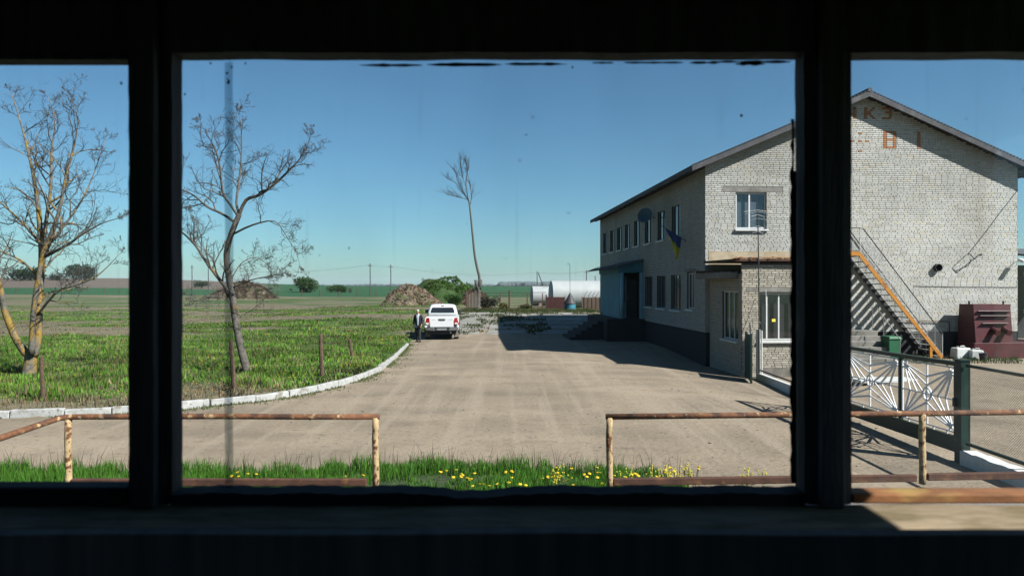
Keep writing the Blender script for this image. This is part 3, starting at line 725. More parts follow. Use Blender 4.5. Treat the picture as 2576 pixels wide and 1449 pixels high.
m = MB(); m.box(PO + .062, -.78, IN + .02, IN + .05, FL + .823, 3.62); dw = m.build('side_light', 'dark_glass', po)
m = MB(); m.box(-.99, -.95, IN - .01, IN + .06, FL + .83, 3.6); m.build('glazing_bar', 'blue_paint', dw)
m = MB(); m.box(-.777, -.70, IN - .02, IN + .09, FL, 3.4); m.build('door_frame', 'blue_paint_pale', po)
m = MB(); m.box(-.697, -.10, IN + .01, IN + .06, FL, 3.25); dd = m.build('door', 'room_dark', po)
m = MB(); m.tube([(-.62, IN - .05, FL + 1.0), (-.62, IN - .05, FL + 1.15)], .012, 6); m.build('handle', 'steel_grey', dd)
# dish and flag on the long side
dvz = fv(1622, 541.7, -.5); ds = T('satellite_dish', 'round satellite dish on the shaded long wall below the eave', 'dish', Bw(0, dvz[0], dvz[1]), TH)
q = Vector((-.55, -.75, .25)).to_track_quat('Z', 'Y').to_matrix()
m = MB(); m.lathe([(.02, -.09), (.14, -.085), (.27, -.055), (.38, 0), (.385, .005), (.375, .005), (.26, -.045), (.13, -.075), (.02, -.08)], 24, (-.5, 0, 0), q); m.build('reflector', 'dish_grey', ds, smooth=True)
m = MB(); m.tube([(0, 0, -.1), (-.3, 0, -.12), (-.46, .05, -.02)], .025, 7); m.build('bracket', 'steel_dark', ds)
fp = Vector((-.5, 0, 0)) + q @ Vector((0, 0, .42)); m = MB(); m.tube([Vector((-.5, 0, 0)) + q @ Vector((0, -.37, 0)), fp], .012, 5); m.build('feed_arm', 'steel_dark', ds)
m = MB(); m.tube([fp, fp - q @ Vector((0, 0, .11))], .035, 8); m.build('receiver', 'steel_dark', ds)
fl = T('flag', 'blue and yellow flag on a slanting staff fixed to the shaded long wall', 'flag', Bw(0, 2.34, 4.83), TH)
tip = Vector((-1.0, .30, .68)); m = MB(); m.tube([(0, 0, 0), tip], .018, 7); m.build('staff', 'steel_dark', fl)
def cloth(a, b):       # a along the staff, b down
    p = tip * (.18 + .66 * a); dn = .92 * b * (1 - .25 * a); c = tip * .42
    q_ = p.lerp(Vector((c.x, c.y, p.z)), .75 * b ** 1.2)
    return q_ + Vector((.05 * math.sin(a * 14 + b * 3) * b, .06 * math.sin(a * 11 + 1) * b, -dn))
m = MB(); m.grid(lambda u, v: cloth(u, v * .5), 16, 8); m.build('blue_stripe', 'flag_blue', fl, smooth=True)
m = MB(); m.grid(lambda u, v: cloth(u, .5 + v * .5), 16, 8); m.build('yellow_stripe', 'flag_yellow', fl, smooth=True)

# ------------------------------------------------------------------ low brick annex in front of the gable
AX, AY, AZ = 7.95, 23.66, -.27
an = T('brick_annex', 'low weathered brick annex with flat rusty roof in front of the gable', 'annex', (AX, AY, AZ), TH)
AW, AD, AH = 3.15, 3.14, 3.98
def az(z): return z - AZ
AWIN = (.62, 2.75, az(1.02), az(2.66)); ASIDE = (.28, 1.78, az(.98), az(2.72))
m = MB(); wallsheet(m, 0, AW, 0, AH, [AWIN], gf, -.012); wallsheet(m, 0, AD - .02, 0, AH - .35, [ASIDE], ff, -.012)
m.add([(AW, 0, 0), (AW, AD - .02, 0), (AW, AD - .02, AH), (AW, 0, AH)], [(0, 1, 2, 3)]); m.build('wall', 'mortar', an)
LB = (.17, 2.95, az(2.70), az(2.86))
ab = bond(0, AW, .02, AH, [AWIN, LB], lambda s, z: True, BR); sb = bond(0, AD - .02, .02, AH - .36, [ASIDE], lambda s, z: True, BR)
at_ = [brick_template('brick', 'brick_old', tint(BR, BR.uniform(.8, 1.1)), fr=gf) for _ in range(6)]
mb = MB(); mb.cc = (1, 1, 1); cnt = 0
for b in sorted(ab, key=lambda q: q[0]):
    if b[4] and b[0] < 1.6 and cnt < 290: put_brick(BR.choice(at_), an, ((b[0] + b[1]) / 2, BR.uniform(-.003, .002), (b[2] + b[3]) / 2)); cnt += 1
    else: brick_geo(mb, b, gf, BR.uniform(-.004, .003), tint(BR, BR.uniform(.8, 1.08)))
for b in sb: brick_geo(mb, b, ff, BR.uniform(-.003, .003), tint(BR))
mb.build('brickwork', 'brick_old', an, kind='stuff')
m = MB(); m.box(LB[0], LB[1], -.006, .05, LB[2], LB[3]); m.build('lintel', 'concrete', an)
m = MB(); m.grid(lambda u, v: (.66 + 2.4 * u, -.012, .02 + (.28 + .08 * vn(u * 9, 4)) * v), 30, 2); m.build('render_skirt', 'concrete_worn', an)
window(an, AWIN, gf, 'white_paint', bars=(.15, .352, .6, .82), glassm='window_glass', back='room_dark', fw=.05, sillm='white_paint', dep=-.12)
window(an, ASIDE, ff, 'white_paint', bars=(.35, .65), glassm='green_glass', fw=.045, sillm='white_paint')
us = gz(1948, 804, -3.06)
m = MB(); m.box(1.13, 1.26, .098, .1005, az(1.66), az(1.76)); m.build('sticker', 'yellow_sticker', an)
m = MB(); m.grid(lambda u, v: (-.27 + (AW + .5) * u, -.17 + (AD + .1) * v, az(3.76) + .03 * v + .01 * (vn(u * 9, v * 7) - .5)), 20, 8)
o = m.build('roof', 'rust_dark', an); sm = o.modifiers.new('solid', 'SOLIDIFY'); sm.thickness = .085; sm.offset = 1
m = MB()
for k in range(46):
    u = rng.uniform(-.25, 3.2); m.obox((u, -.17 + rng.uniform(0, .1), az(3.86) + rng.uniform(0, .03)), (rng.uniform(.08, .35), .12, .02), Matrix.Rotation(rng.uniform(-.2, .2), 3, 'Y') @ Matrix.Rotation(rng.uniform(-.3, .3), 3, 'Z'))
m.build('torn_roofing', 'orange_brick', o, kind='stuff')
m = MB(); m.box(-.55, -.018, .25, AD + .05, az(3.17), az(3.40)); sr = m.build('side_roof', 'concrete_worn', an, bevel=.02)
m = MB()
for k in range(110):
    m.obox((rng.uniform(-.5, .0), rng.uniform(.3, AD), az(3.42) + rng.uniform(0, .04)), (rng.uniform(.05, .22), rng.uniform(.05, .2), rng.uniform(.02, .06)), Matrix.Rotation(rng.uniform(-.5, .5), 3, 'Y') @ Matrix.Rotation(rng.uniform(0, 3), 3, 'Z'))
m.build('roof_debris', 'rust_dark', sr, kind='stuff')

# ------------------------------------------------------------------ fence, gate and low wall on the right
GX = 7.40
def gzv(y): return h(GX, y)
low = T('low_wall', 'whitewashed low wall under the mesh fence right of the green gate post', 'wall', (GX + .05, 9.4, -.05))
for k in range(4):
    y0 = 6.6 + k * 1.13; m = MB()
    m.grid(lambda u, v, y0=y0: ((GX - .11 if v < .5 else GX + .16) - GX - .05 + .012 * (vn(u * 9 + k * 5, v * 7) - .5), y0 + 1.12 * u - 9.4, (0 if v in (0, 1) else 1) * (.31 + .02 * vn(u * 13 + k, 2)) - .05), 14, 3)
    m.build('block', 'white_paint', low)
mf = T('mesh_fence', 'dark green framed wire mesh fence panel at the right picture edge', 'fence', (GX, 11.1, .3))
m = MB(); 
for a, b in (((0, 0, .04), (0, -4.4, .04)), ((0, 0, 1.31), (0, -4.4, 1.31))): m.bar(a, b, .045, .045)
for y in (-2.2, -4.4): m.bar((0, y, .02), (0, y, 1.33), .045, .045)
m.build('frame', 'green_gate', mf)
m = MB(); st_ = .042; wv = .0028
def wireline(y0, z0, y1, z1):
    m.add([(-.002, y0 - wv, z0), (-.002, y0 + wv, z0), (-.002, y1 + wv, z1), (-.002, y1 - wv, z1)], [(0, 1, 2, 3)])
L0, Z0, Z1 = -4.38, .06, 1.29; HH = Z1 - Z0
k = L0 - HH
while k < 0:
    for sg in (1, -1):
        a0, b0 = k, k + HH; za, zb = (Z0, Z1) if sg > 0 else (Z1, Z0)
        t0 = max(0, (L0 - a0) / HH); t1 = min(1, (-.02 - a0) / HH)
        if t1 > t0: wireline(a0 + HH * t0, za + (zb - za) * t0, a0 + HH * t1, za + (zb - za) * t1)
    k += st_
m.build('mesh', 'wire', mf, kind='stuff')
gp = T('gate_post', 'thick dark green steel gate post between gate and mesh fence', 'post', (GX, 11.22, -.1))
m = MB(); m.box(-.08, .08, -.085, .085, 0, 1.78); m.build('shaft', 'green_gate', gp, bevel=.008)
m = MB(); m.box(-.095, .095, -.1, .1, 1.782, 1.80); m.build('cap', 'green_gate', gp)
m = MB(); m.box(-.12, -.081, .02, .07, 1.02, 1.16); m.build('latch', 'steel_dark', gp)
gt_ = T('gate', 'green steel gate with white sunburst ray panels standing beside the post', 'gate', (GX, 11.33, 0))
drop = lambda y: -.017 * y
def gb_(name, y0, y1, z0, z1, x0=-.03, x1=.03, mt='green_gate', par=None):
    m = MB(); m.hexa([(x0, y0, z0 + drop(y0)), (x1, y0, z0 + drop(y0)), (x1, y1, z0 + drop(y1)), (x0, y1, z0 + drop(y1)), (x0, y0, z1 + drop(y0)), (x1, y0, z1 + drop(y0)), (x1, y1, z1 + drop(y1)), (x0, y1, z1 + drop(y1))])
    return m.build(name, mt, par or gt_)
PANELS = ((.08, 1.60), (1.72, 3.84), (3.96, 5.5))
gb_('top_rail', 0, 5.6, 1.575, 1.645, -.045, .045); gb_('bottom_panel', 0, 5.6, .145, .405, -.035, .035)
for y in (0, 1.63, 3.87, 5.54): gb_('upright', y, y + .06, .405, 1.575, -.032, .032)
for a, b in PANELS:
    z0, z1 = .46, 1.535; c = (a + b) / 2 - (.0 if b - a < 1.8 else 0); zc = (z0 + z1) / 2
    m = MB()
    def rod(p, q, r_=.011):
        m.tube([(0, p[0], p[1] + drop(p[0])), (0, q[0], q[1] + drop(q[0]))], r_, 6)
    for p, q in (((a, z0), (b, z0)), ((a, z1), (b, z1)), ((a, z0), (a, z1)), ((b, z0), (b, z1)), ((c, z0), (c, z1)), ((a, zc), (b, zc))): rod(p, q, .014 if p[1] == q[1] else .018)
    pn = m.build('panel_frame', 'gate_white', gt_)
    for cy, cz, sy, sz in ((a, z1, 1, -1), (b, z0, -1, 1), (b, z1, -1, -1), (a, z0, 1, 1)):
        w_, hh = (b - a) / 2, (z1 - z0) / 2
        for k, (fy, fz) in enumerate(((1, .42), (1, .72), (.86, 1), (.60, 1), (.32, 1))):
            m = MB(); rod((cy + sy * .05, cz + sz * .05), (cy + sy * w_ * fy, cz + sz * hh * fz), .022 if sy * sz < 0 else .0145); m.build('ray', 'gate_white', pn)
        m = MB(); arc = [(0, cy + sy * .13 * math.cos(t), cz + sz * .13 * math.sin(t) + drop(cy)) for t in [k * math.pi / 12 for k in range(7)]]; m.tube(arc, .018, 6); m.build('corner_arc', 'gate_white', pn)
    m = MB(); m.tube([(0, c + .115 * math.cos(t), zc + .115 * math.sin(t) + drop(c)) for t in [k * math.pi / 10 for k in range(21)]], .02, 6); m.build('ring', 'gate_white', pn)
    m = MB(); m.tube([(0, c + .05 * math.cos(t), zc + .05 * math.sin(t) + drop(c)) for t in [k * math.pi / 8 for k in range(17)]], .011, 6); m.build('ring', 'gate_white', pn)
    m = MB()
    for yy in np.linspace(a + .2, b - .2, 4):
        for zz in (z0, z1): m.tube([(0, yy, zz + drop(yy)), (0, yy, zz + drop(yy) + (.05 if zz == z1 else -.06))], .016, 6)
    m.build('clips', 'gate_white', pn)
# far piece of fence by the annex
fa = T('white_fence', 'white framed fence on a low white wall beside the annex window', 'fence', (8.5, 23.45, -.3))
fd = Vector((-.30, -4.4, 0)); fn = fd.normalized()
def fp_(t, z): return fd * t + Vector((0, 0, z))
m = MB(); m.box(-.10, .0, -.09, .06, -.05, 1.72); m.build('post', 'white_paint', fa)
m = MB(); m.tube([(.06, -.05, .2), (.06, -.05, 1.68)], .028, 8); m.build('post', 'white_paint', fa)
m = MB(); m.hexa([(-.12, 0, -.1), (.1, 0, -.1), Vector((.1, 0, -.1)) + fd, Vector((-.12, 0, -.1)) + fd, (-.11, 0, .22), (.09, 0, .22), Vector((.09, 0, .30)) + fd, Vector((-.11, 0, .30)) + fd]); m.build('wall', 'white_paint', fa, bevel=.015)
m = MB(); m.bar(fp_(.03, .33), fp_(1, .40), .04, .04); m.build('bottom_rail', 'steel_dark', fa)
m = MB(); m.bar(fp_(1, .3), fp_(1, 1.7), .05, .05); m.build('post', 'white_paint', fa)
gl_ = T('gate_leaf', 'narrow dark steel gate leaf seen edge-on against the annex corner', 'gate', (8.03, 23.42, -.3))
lv = Vector((-.26, -1.25, 0)); m = MB(); m.bar(Vector((0, 0, .85)), lv + Vector((0, 0, .85)), .03, 1.5); m.build('sheet', 'green_gate', gl_)
for t in (0.02, .98):
    m = MB(); m.bar(lv * t + Vector((0, 0, .02)), lv * t + Vector((0, 0, 1.66)), .06, .06); m.build('stile', 'green_gate', gl_)
m = MB(); m.tube([lv * .9 + Vector((0, 0, 1.6)), lv * .7 + Vector((0, 0, 1.95)), lv * .6 + Vector((.02, 0, 1.98)), lv * .5 + Vector((.08, 0, 1.7))], .018, 6); m.build('cable_loop', 'wire', gl_)
# TV aerial on a mast beside the fence
tv = T('aerial', 'thin television aerial on a tall mast in front of the gable window', 'aerial', (8.46, 23.35, -.3))
m = MB(); m.tube([(0, 0, 0), (-.01, 0, 2.2), (-.03, 0, 4.4), (-.05, .02, 5.8)], [.024, .022, .02, .018], 7); m.build('mast', 'steel_dark', tv)
for z, l, a in ((5.78, 1.0, .15), (5.72, .8, -.3), (5.62, .5, .35), (5.50, .55, -.25), (5.24, .42, .2), (5.16, .45, -.35), (5.05, .4, .3)):
    m = MB(); m.tube([(-.05 - l / 2 * math.cos(a), .05 - l / 2 * math.sin(a), z - .04), (-.04, 0, z + .02), (-.05 + l / 2 * math.cos(a), -.05 + l / 2 * math.sin(a), z - .05)], .006, 5); m.build('element', 'wire_white', tv)
m = MB(); m.tube([(-.02, -.02, 2.0), (.12, -.3, 1.75), (.2, -.1, 2.3), (.28, .15, 3.1)], .008, 5); m.build('lead', 'wire_white', tv)

# ------------------------------------------------------------------ steel stairs on the gable
su0 = 5.69; zt = 4.23; su1 = 9.09; zb = h(*Bw(su1, -1.2)[:2]); slope = (zt - zb) / (su1 - su0)
stw = T('steel_stairs', 'orange steel outside stairs climbing left along the gable wall', 'stairs', Bw(su1, -.53, zb), TH)
def SV(u, v, z): return Vector((u - su1, v + .8, z - zb))
for v0 in (-1.28, -.34):
    m = MB(); c = [(su0, zt), (su1, zb), (su1 - .16, zb), (su0, zt - .22)]
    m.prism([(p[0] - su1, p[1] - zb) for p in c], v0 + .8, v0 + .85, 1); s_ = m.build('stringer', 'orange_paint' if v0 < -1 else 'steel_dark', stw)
    m = MB(); m.box(su0 - 1.9 - su1, su0 - .003 - su1, v0 + .8, v0 + .85, zt - .17 - zb, zt - zb); m.build('landing_beam', 'orange_paint', stw)
nst = 19
for k in range(nst):
    f = (k + .6) / nst; u = su0 + (su1 - su0) * f; z = zt + (zb - zt) * f - .05
    m = MB(); m.box(u - .11 - su1, u + .11 - su1, -.477, .458, z - zb, z + .03 - zb); m.build('tread', 'concrete_worn', stw)
m = MB(); m.box(su0 - 1.9 - su1, su0 - su1, -.48, .52, zt - zb + .003, zt - zb + .04); m.build('landing', 'concrete_worn', stw)
for u in (8.55, 4.1):
    zz = zt - (u - su0) * slope - .2 if u > 6 else zt - .18
    m = MB(); m.box(u - su1 - .05, u - su1 + .05, -.47, -.39, -.1, zz - zb); m.build('leg', 'orange_paint', stw)
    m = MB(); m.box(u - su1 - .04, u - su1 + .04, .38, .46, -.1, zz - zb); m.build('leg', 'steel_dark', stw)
for v in (-1.255, -.32):
    m = MB(); m.tube([SV(su0 - 1.8, v, zt + .9), SV(su0, v, zt + .9), SV(su0 + .15, v, zt + .88), SV(su1 - .05, v, zb + .92)], .021, 7); m.build('handrail', 'steel_dark', stw)
    m = MB(); m.tube([SV(su0, v, zt + .06), SV(su1 - .1, v, zb + .14)], .014, 6); m.build('lower_rail', 'white_paint', stw)
    for k in range(12):
        u = su0 + .02 + (su1 - su0 - .1) * k / 11; z = zt - (u - su0) * slope
        m = MB(); m.tube([SV(u, v, z), SV(u, v, z + .89)], .013 if k in (0, 11) else .008, 5); m.build('baluster', 'white_paint', stw)
    m = MB()
    for k in range(64):
        u = su0 + (su1 - su0 - .1) * (k + .5) / 64; z = zt - (u - su0) * slope; m.tube([SV(u, v, z + .08), SV(u, v, z + .87)], .0035, 3, False)
    for k in range(7):
        m.tube([SV(su0, v, zt + .15 + k * .1), SV(su1 - .1, v, zb + .23 + k * .1)], .003, 3, False)
    m.build('guard_mesh', 'white_paint', stw, kind='stuff')
# concrete door steps with a railing
ds_ = T('door_steps', 'concrete steps with thin handrail behind the white gate panels', 'steps', Bw(5.6, -1.2, 0), TH)
gz0 = h(*Bw(5.6, -1.2)[:2])
for k in range(6):
    ztop = 1.18 - k * .18; v1 = -.5 - k * .34
    m = MB(); m.box(-1.6, .9 - .10 * k * .9, v1 + 1.2 - .34 if k else -.66 + 1.2 - .2, 1.195 if k == 0 else v1 + 1.2 - .002, gz0 - .2, ztop); m.build('step', 'concrete', ds_, bevel=.012)
for u in (.55, .5):
    pass
m = MB(); m.tube([(.78, .6, 2.05), (.78, .2, 2.05), (.5, -1.7, .95)], .016, 6); rr = m.build('handrail', 'steel_grey', ds_)
for p, q in (((.78, .5, 1.18), (.78, .5, 2.05)), ((.70, -.35, .8), (.70, -.35, 1.70)), ((.52, -1.6, .2), (.52, -1.6, 1.0))):
    m = MB(); m.tube([p, q], .014, 6); m.build('baluster', 'steel_grey', rr)
# yard things behind the gate
def onb(u, v): p = Bw(u, v); return Vector((p.x, p.y, h(p.x, p.y)))
wb_ = T('wheelie_bin', 'green plastic wheelie bin beside the concrete steps', 'bin', onb(6.45, -1.75), TH); wb_.scale = (.9, .9, .9)
m = MB(); m.hexa([(-.2, -.22, .1), (.2, -.22, .1), (.2, .2, .1), (-.2, .2, .1), (-.27, -.3, .93), (.27, -.3, .93), (.27, .28, .93), (-.27, .28, .93)]); bb = m.build('body', 'bin_green', wb_, bevel=.02)
m = MB(); m.box(-.29, .29, -.33, .31, .935, .975); m.build('rim', 'bin_green', wb_, bevel=.01)
m = MB(); m.hexa([(-.28, -.34, .978), (.28, -.34, .978), (.28, .3, .978), (-.28, .3, .978), (-.24, -.28, 1.05), (.24, -.28, 1.05), (.24, .26, 1.06), (-.24, .26, 1.06)]); m.build('lid', 'bin_green', wb_, bevel=.02)
for s_ in (-1, 1):
    m = MB(); m.lathe([(.02, -.03), (.1, -.03), (.1, .03), (.02, .03)], 14, (s_ * .22, .2, .1), Matrix.Rotation(R(90), 3, 'Y')); m.build('wheel', 'tyre', wb_)
def canister(label, u, v, w_, d_, hh, rz):
    c = T('canister', label, 'canister', onb(u, v), rz, 'white plastic canisters by the stairs')
    m = MB(); m.hexa([(-w_ / 2, -d_ / 2, 0), (w_ / 2, -d_ / 2, 0), (w_ / 2, d_ / 2, 0), (-w_ / 2, d_ / 2, 0), (-w_ * .46, -d_ * .44, hh), (w_ * .46, -d_ * .44, hh), (w_ * .46, d_ * .44, hh), (-w_ * .46, d_ * .44, hh)]); m.build('body', 'plastic_white', c, bevel=.04)
    m = MB(); m.tube([(-w_ * .2, 0, hh - .01), (-w_ * .2, 0, hh + .05)], .04, 10); m.build('cap', 'plastic_white', c)
    m = MB(); m.tube([(-w_ * .05, 0, hh - .02), (0, 0, hh + .06), (w_ * .25, 0, hh + .06), (w_ * .3, 0, hh - .02)], .018, 7); m.build('handle', 'plastic_white', c)
canister('larger white plastic canister beside the foot of the stairs', 9.62, -1.15, .62, .4, .42, .1)
canister('smaller white canister between the larger one and the maroon unit', 10.0, -1.45, .46, .36, .36, -.2)
bk = T('bucket', 'dark dirty bucket in front of the white canisters', 'bucket', onb(9.98, -1.85))
m = MB(); m.lathe([(.11, 0), (.15, .27), (.155, .275), (.14, .27), (.10, .02)], 16); m.build('body', 'steel_dark', bk)
m = MB(); m.tube([(.15 * math.cos(t), 0, .27 + .02 * math.sin(t)) for t in [k * math.pi / 8 for k in range(9)]], .005, 5); m.build('handle', 'steel_grey', bk)
mu = T('maroon_unit', 'maroon painted steel plant unit with louvre strips and two stub pipes against the wall', 'machine', onb(10.95, -.9), TH)
m = MB(); m.box(-.85, 2.2, -.35, .6, -.05, .60); m.build('base_box', 'maroon_paint', mu, bevel=.01)
m = MB(); m.hexa([(-.75, -.30, .603), (.75, -.30, .603), (.75, .7, .603), (-.75, .7, .603), (-.75, -.16, 2.08), (.75, -.16, 2.08), (.75, .6, 2.08), (-.75, .6, 2.08)]); hd = m.build('hood', 'maroon_paint', mu)
for z, w_ in ((1.80, .66), (1.62, .60), (1.33, .52)):
    vv = -.30 + (z - .6) / 1.48 * .14; m = MB(); m.obox((0, vv - .06, z), (w_ * 2, .15, .02), Matrix.Rotation(R(-24), 3, 'X')); m.build('louvre', 'maroon_paint', hd)
for x in (-.04, .42):
    vv = -.30 + (1.05 - .6) / 1.48 * .14; m = MB(); m.tube([(x, vv + .05, 1.12), (x, vv - .28, .98)], .115, 14); m.build('stub_pipe', 'maroon_paint', hd)
for x in (-.72, .68):
    m = MB(); m.tube([(x, .1, 2.08), (x, .1, 2.2)], .035, 8); m.build('lug', 'maroon_paint', hd)
# fittings on the gable
vp = T('vent_pipe', 'short black vent pipe sticking out of the gable wall', 'pipe', Bw(*[gz(2356, 673.6)[0]], 0, gz(2356, 673.6)[1]), TH)
m = MB(); m.lathe([(.15, 0), (.15, .17), (.135, .17), (.13, .01)], 20, (0, .02, 0), Matrix.Rotation(R(90), 3, 'X')); m.build('sleeve', 'steel_dark', vp, smooth=True)
m = MB(); m.lathe([(.02, 0), (.128, .0), (.128, .01), (.02, .01)], 16, (0, -.02, 0), Matrix.Rotation(R(90), 3, 'X')); m.build('inner', 'putty', vp)
def gp3(x, y, o): u, z = gz(x, y, -o); return Vector((u, -o, z))
ib = T('wall_bracket', 'black angle iron bracket standing out from the gable right of the vent pipe', 'bracket', Bw(0, 0, 0), TH)
p0 = gp3(2432, 640, .02); 
m = MB(); m.tube([gp3(2432, 640, .02), gp3(2440, 640, .35), gp3(2452, 652, .35)], .018, 6); m.tube([gp3(2452, 652, .35), gp3(2465, 639, .05), gp3(2472, 640, .0)], .018, 6); m.tube([gp3(2436, 668, .01), gp3(2443, 652, .3)], .014, 6)
m.v = [(a - p0.x, b - p0.y, c - p0.z) for a, b, c in m.v]; ib.location = Bw(p0.x, p0.y, p0.z); m.build('arm', 'steel_dark', ib)
wl_ = T('wall_lamp', 'white wall lamp at the right corner of the gable', 'lamp', Bw(gz(2551, 665)[0], 0, gz(2551, 660)[1]), TH)
m = MB(); m.tube([(0, 0, 0), (.02, -.12, .03), (.05, -.3, .02)], .018, 7); m.build('arm', 'white_pvc', wl_)
m = MB(); m.obox((.05, -.34, .05), (.16, .26, .12), Matrix.Rotation(R(20), 3, 'X')); m.build('housing', 'white_pvc', wl_, bevel=.015)
def wallwire(name, label, pts, r_=.012, mt='wire', cat='cable'):
    q = [gp3(*p) for p in pts]; c = q[0]; t = T(name, label, cat, Bw(c.x, c.y, c.z), TH)
    m = MB(); m.tube([p - c for p in q], r_, 5); m.build('strand', mt, t)
wallwire('cable_or_wire_shadow', 'thin dark strand standing in for a wire shadow slanting down from the right corner of the gable', [(2561, 478, .02), (2520, 530, .02), (2478, 586, .02), (2435, 640, .02)], .011)  # dark tube stands in for the shadow of an overhead wire
wallwire('cable_or_wire_shadow', 'thin dark cable running level across the gable below the vent pipe', [(2300, 720, .015), (2380, 721, .02), (2470, 722, .015), (2559, 722, .015)], .010)
wallwire('gas_pipe', 'thin brown pipe along the gable foot behind the stairs', [(2280, 808, .06), (2322, 808, .06), (2388, 809, .06), (2389, 835, .06)], .022, 'rust_dark', 'pipe')
gl2 = T('globe_lamp', 'small pale globe lamp on the gable between stairs and maroon unit', 'lamp', Bw(*[gz(2428, 811)[0]], 0, gz(2428, 811)[1]), TH)
m = MB(); m.ball((0, -.16, 0), .075, .075, .075); m.build('globe', 'lamp_clear', gl2, smooth=True)
m = MB(); m.tube([(0, 0, .0), (0, -.1, 0)], .02, 6); m.build('arm', 'steel_dark', gl2)
wbd = T('white_board', 'white board lying on the ground behind the white gate rays', 'board', (11.6, 21.4, h(11.6, 21.4)), .12)
m = MB(); m.box(-.95, .95, -.35, .35, .02, .11); m.build('sheet', 'plastic_white', wbd, bevel=.01)
m = MB(); m.box(-.8, .8, -.3, .3, -.02, .018); m.build('batten', 'fence_wood', wbd)
# lean-to beyond the gable's right corner
sh = T('lean_to', 'grey open lean-to with pale awning sheets beyond the right corner of the gable', 'shed', (27.5, 35.0, h(27.5, 35)), .06)
for x in (-2.2, 2.2):
    m = MB(); m.box(x - .08, x + .08, -1.6, -1.44, 0, 3.4); m.build('post', 'fence_wood', sh)
m = MB(); m.box(-2.6, 2.8, 1.5, 1.62, 0, 3.9); m.build('back_wall', 'room_dark', sh)
m = MB(); m.hexa([(-2.7, -1.9, 4.2), (2.9, -1.9, 4.2), (2.9, 1.8, 4.7), (-2.7, 1.8, 4.7), (-2.7, -1.9, 4.3), (2.9, -1.9, 4.3), (2.9, 1.8, 4.8), (-2.7, 1.8, 4.8)]); m.build('roof', 'roof_slate', sh)
for z, t in ((3.55, .25), (2.85, .22), (1.05, .2)):
    m = MB(); m.hexa([(-2.6, -2.3, z), (2.7, -2.3, z + .5), (2.7, -1.5, z + .9), (-2.6, -1.5, z + .4), (-2.6, -2.3, z + t), (2.7, -2.3, z + .5 + t), (2.7, -1.5, z + .9 + t), (-2.6, -1.5, z + .4 + t)]); m.build('awning', 'plastic_white', sh)

# ------------------------------------------------------------------ trees
def leafcloud(n, centre_fn, size, cols, r):
    v = []; f = []; c = []
    for i in range(n):
        p, nn = centre_fn(); q = Quaternion((r.gauss(0, 1), r.gauss(0, 1), r.gauss(0, 1), r.gauss(0, 1))).normalized()
        s = size * r.uniform(.6, 1.4); a = q @ Vector((s, 0, 0)); b = q @ Vector((0, s * .62, 0)); o = len(v)
        v += [p - a, p - b * .9, p + a, p + b]; f.append((o, o + 1, o + 2, o + 3)); k = r.choice(cols); j = r.uniform(.7, 1.25); c += [(k[0] * j, k[1] * j, k[2] * j)] * 4
    return np.array([tuple(q) for q in v]), np.array(f), np.array(c)
class Tree:
    def __init__(s, seed): s.wood = MB(); s.tw = MB(); s.bud = MB(); s.r = random.Random(seed); s.nb = 0
    def path(s, p, d, L, n, wob, lift):
        pts = [p]; d = d.normalized()
        for i in range(n):
            d = (d + Vector((s.r.gauss(0, wob), s.r.gauss(0, wob), s.r.gauss(0, wob) + lift))).normalized()
            p = p + d * (L / n); pts.append(p)
        return pts
    def limb(s, pts, rad, kids, kl, lev=1, t0=.22):
        n = len(pts); s.wood.tube(pts, rad, 8 if max(rad) > .06 else 6)
        s.spawn(pts, rad, kids, kl, lev, t0)
    def spawn(s, pts, rad, kids, kl, lev, t0):
        n = len(pts); r = s.r
        for k in range(kids):
            t = t0 + (1 - t0) * (k + r.random()) / kids; x = t * (n - 1); i = min(int(x), n - 2); f = x - i
            p = pts[i].lerp(pts[i + 1], f); d = (pts[i + 1] - pts[i]).normalized(); ra = rad[i] + (rad[i + 1] - rad[i]) * f
            ax = d.orthogonal().normalized(); ax.rotate(Quaternion(d, r.uniform(0, 6.28)))
            nd = d.copy(); nd.rotate(Quaternion(ax, r.uniform(.55, 1.15)))
            nd = (nd + Vector((0, 0, .18))).normalized()
            L = kl * (1.25 - .88 * t) * r.uniform(.6, 1.45)
            s.branch(p, nd, L, min(ra * .6, .016 + .016 * L), lev)
        e = pts[-1]; d = (pts[-1] - pts[-2]).normalized()
        if lev <= 2: s.branch(e, d, kl * .2, rad[-1], lev)
    def branch(s, p, d, L, r0, lev):
        r = s.r; n = 4 if lev < 3 else 3
        pts = s.path(p, d, L, n, .27 if lev < 3 else .42, .05)
        r1 = max(.0034, r0 * .35); r0 = max(r0, .0048)
        rad = [r0 + (r1 - r0) * i / n for i in range(n + 1)]
        (s.wood if r0 > .02 else s.tw).tube(pts, rad, 5 if r0 > .02 else 3, False)
        if lev < 3:
            s.spawn(pts, rad, r.randint(4, 5) if lev == 2 else r.randint(5, 7), L * .52, lev + 1, .12)
        else:
            for t in (1.0,):
                i = int(t * n); b = pts[i]
                for k in range(1 if r.random() < .6 else 2):
                    o = Vector((r.gauss(0, 1), r.gauss(0, 1), r.gauss(0, 1) + .5)).normalized() * r.uniform(.02, .05)
                    w_ = o.orthogonal().normalized() * .008
                    s.bud.add([b, b + o * .6 + w_, b + o, b + o * .6 - w_], [(0, 1, 2, 3)])
    def done(s, name, label, base, bark, twig='twig', bud='bud'):
        t = T(name, label, 'tree', base)
        for mb, nm, mt in ((s.wood, 'trunk', bark), (s.tw, 'crown', twig), (s.bud, 'buds', bud)):
            if mb.v:
                mb.v = [(a - base[0], b - base[1], c - base[2]) for a, b, c in mb.v]; mb.build(nm, mt, t, smooth=(nm == 'trunk'), **({} if nm == 'trunk' else {'kind': 'stuff'}))
        return t
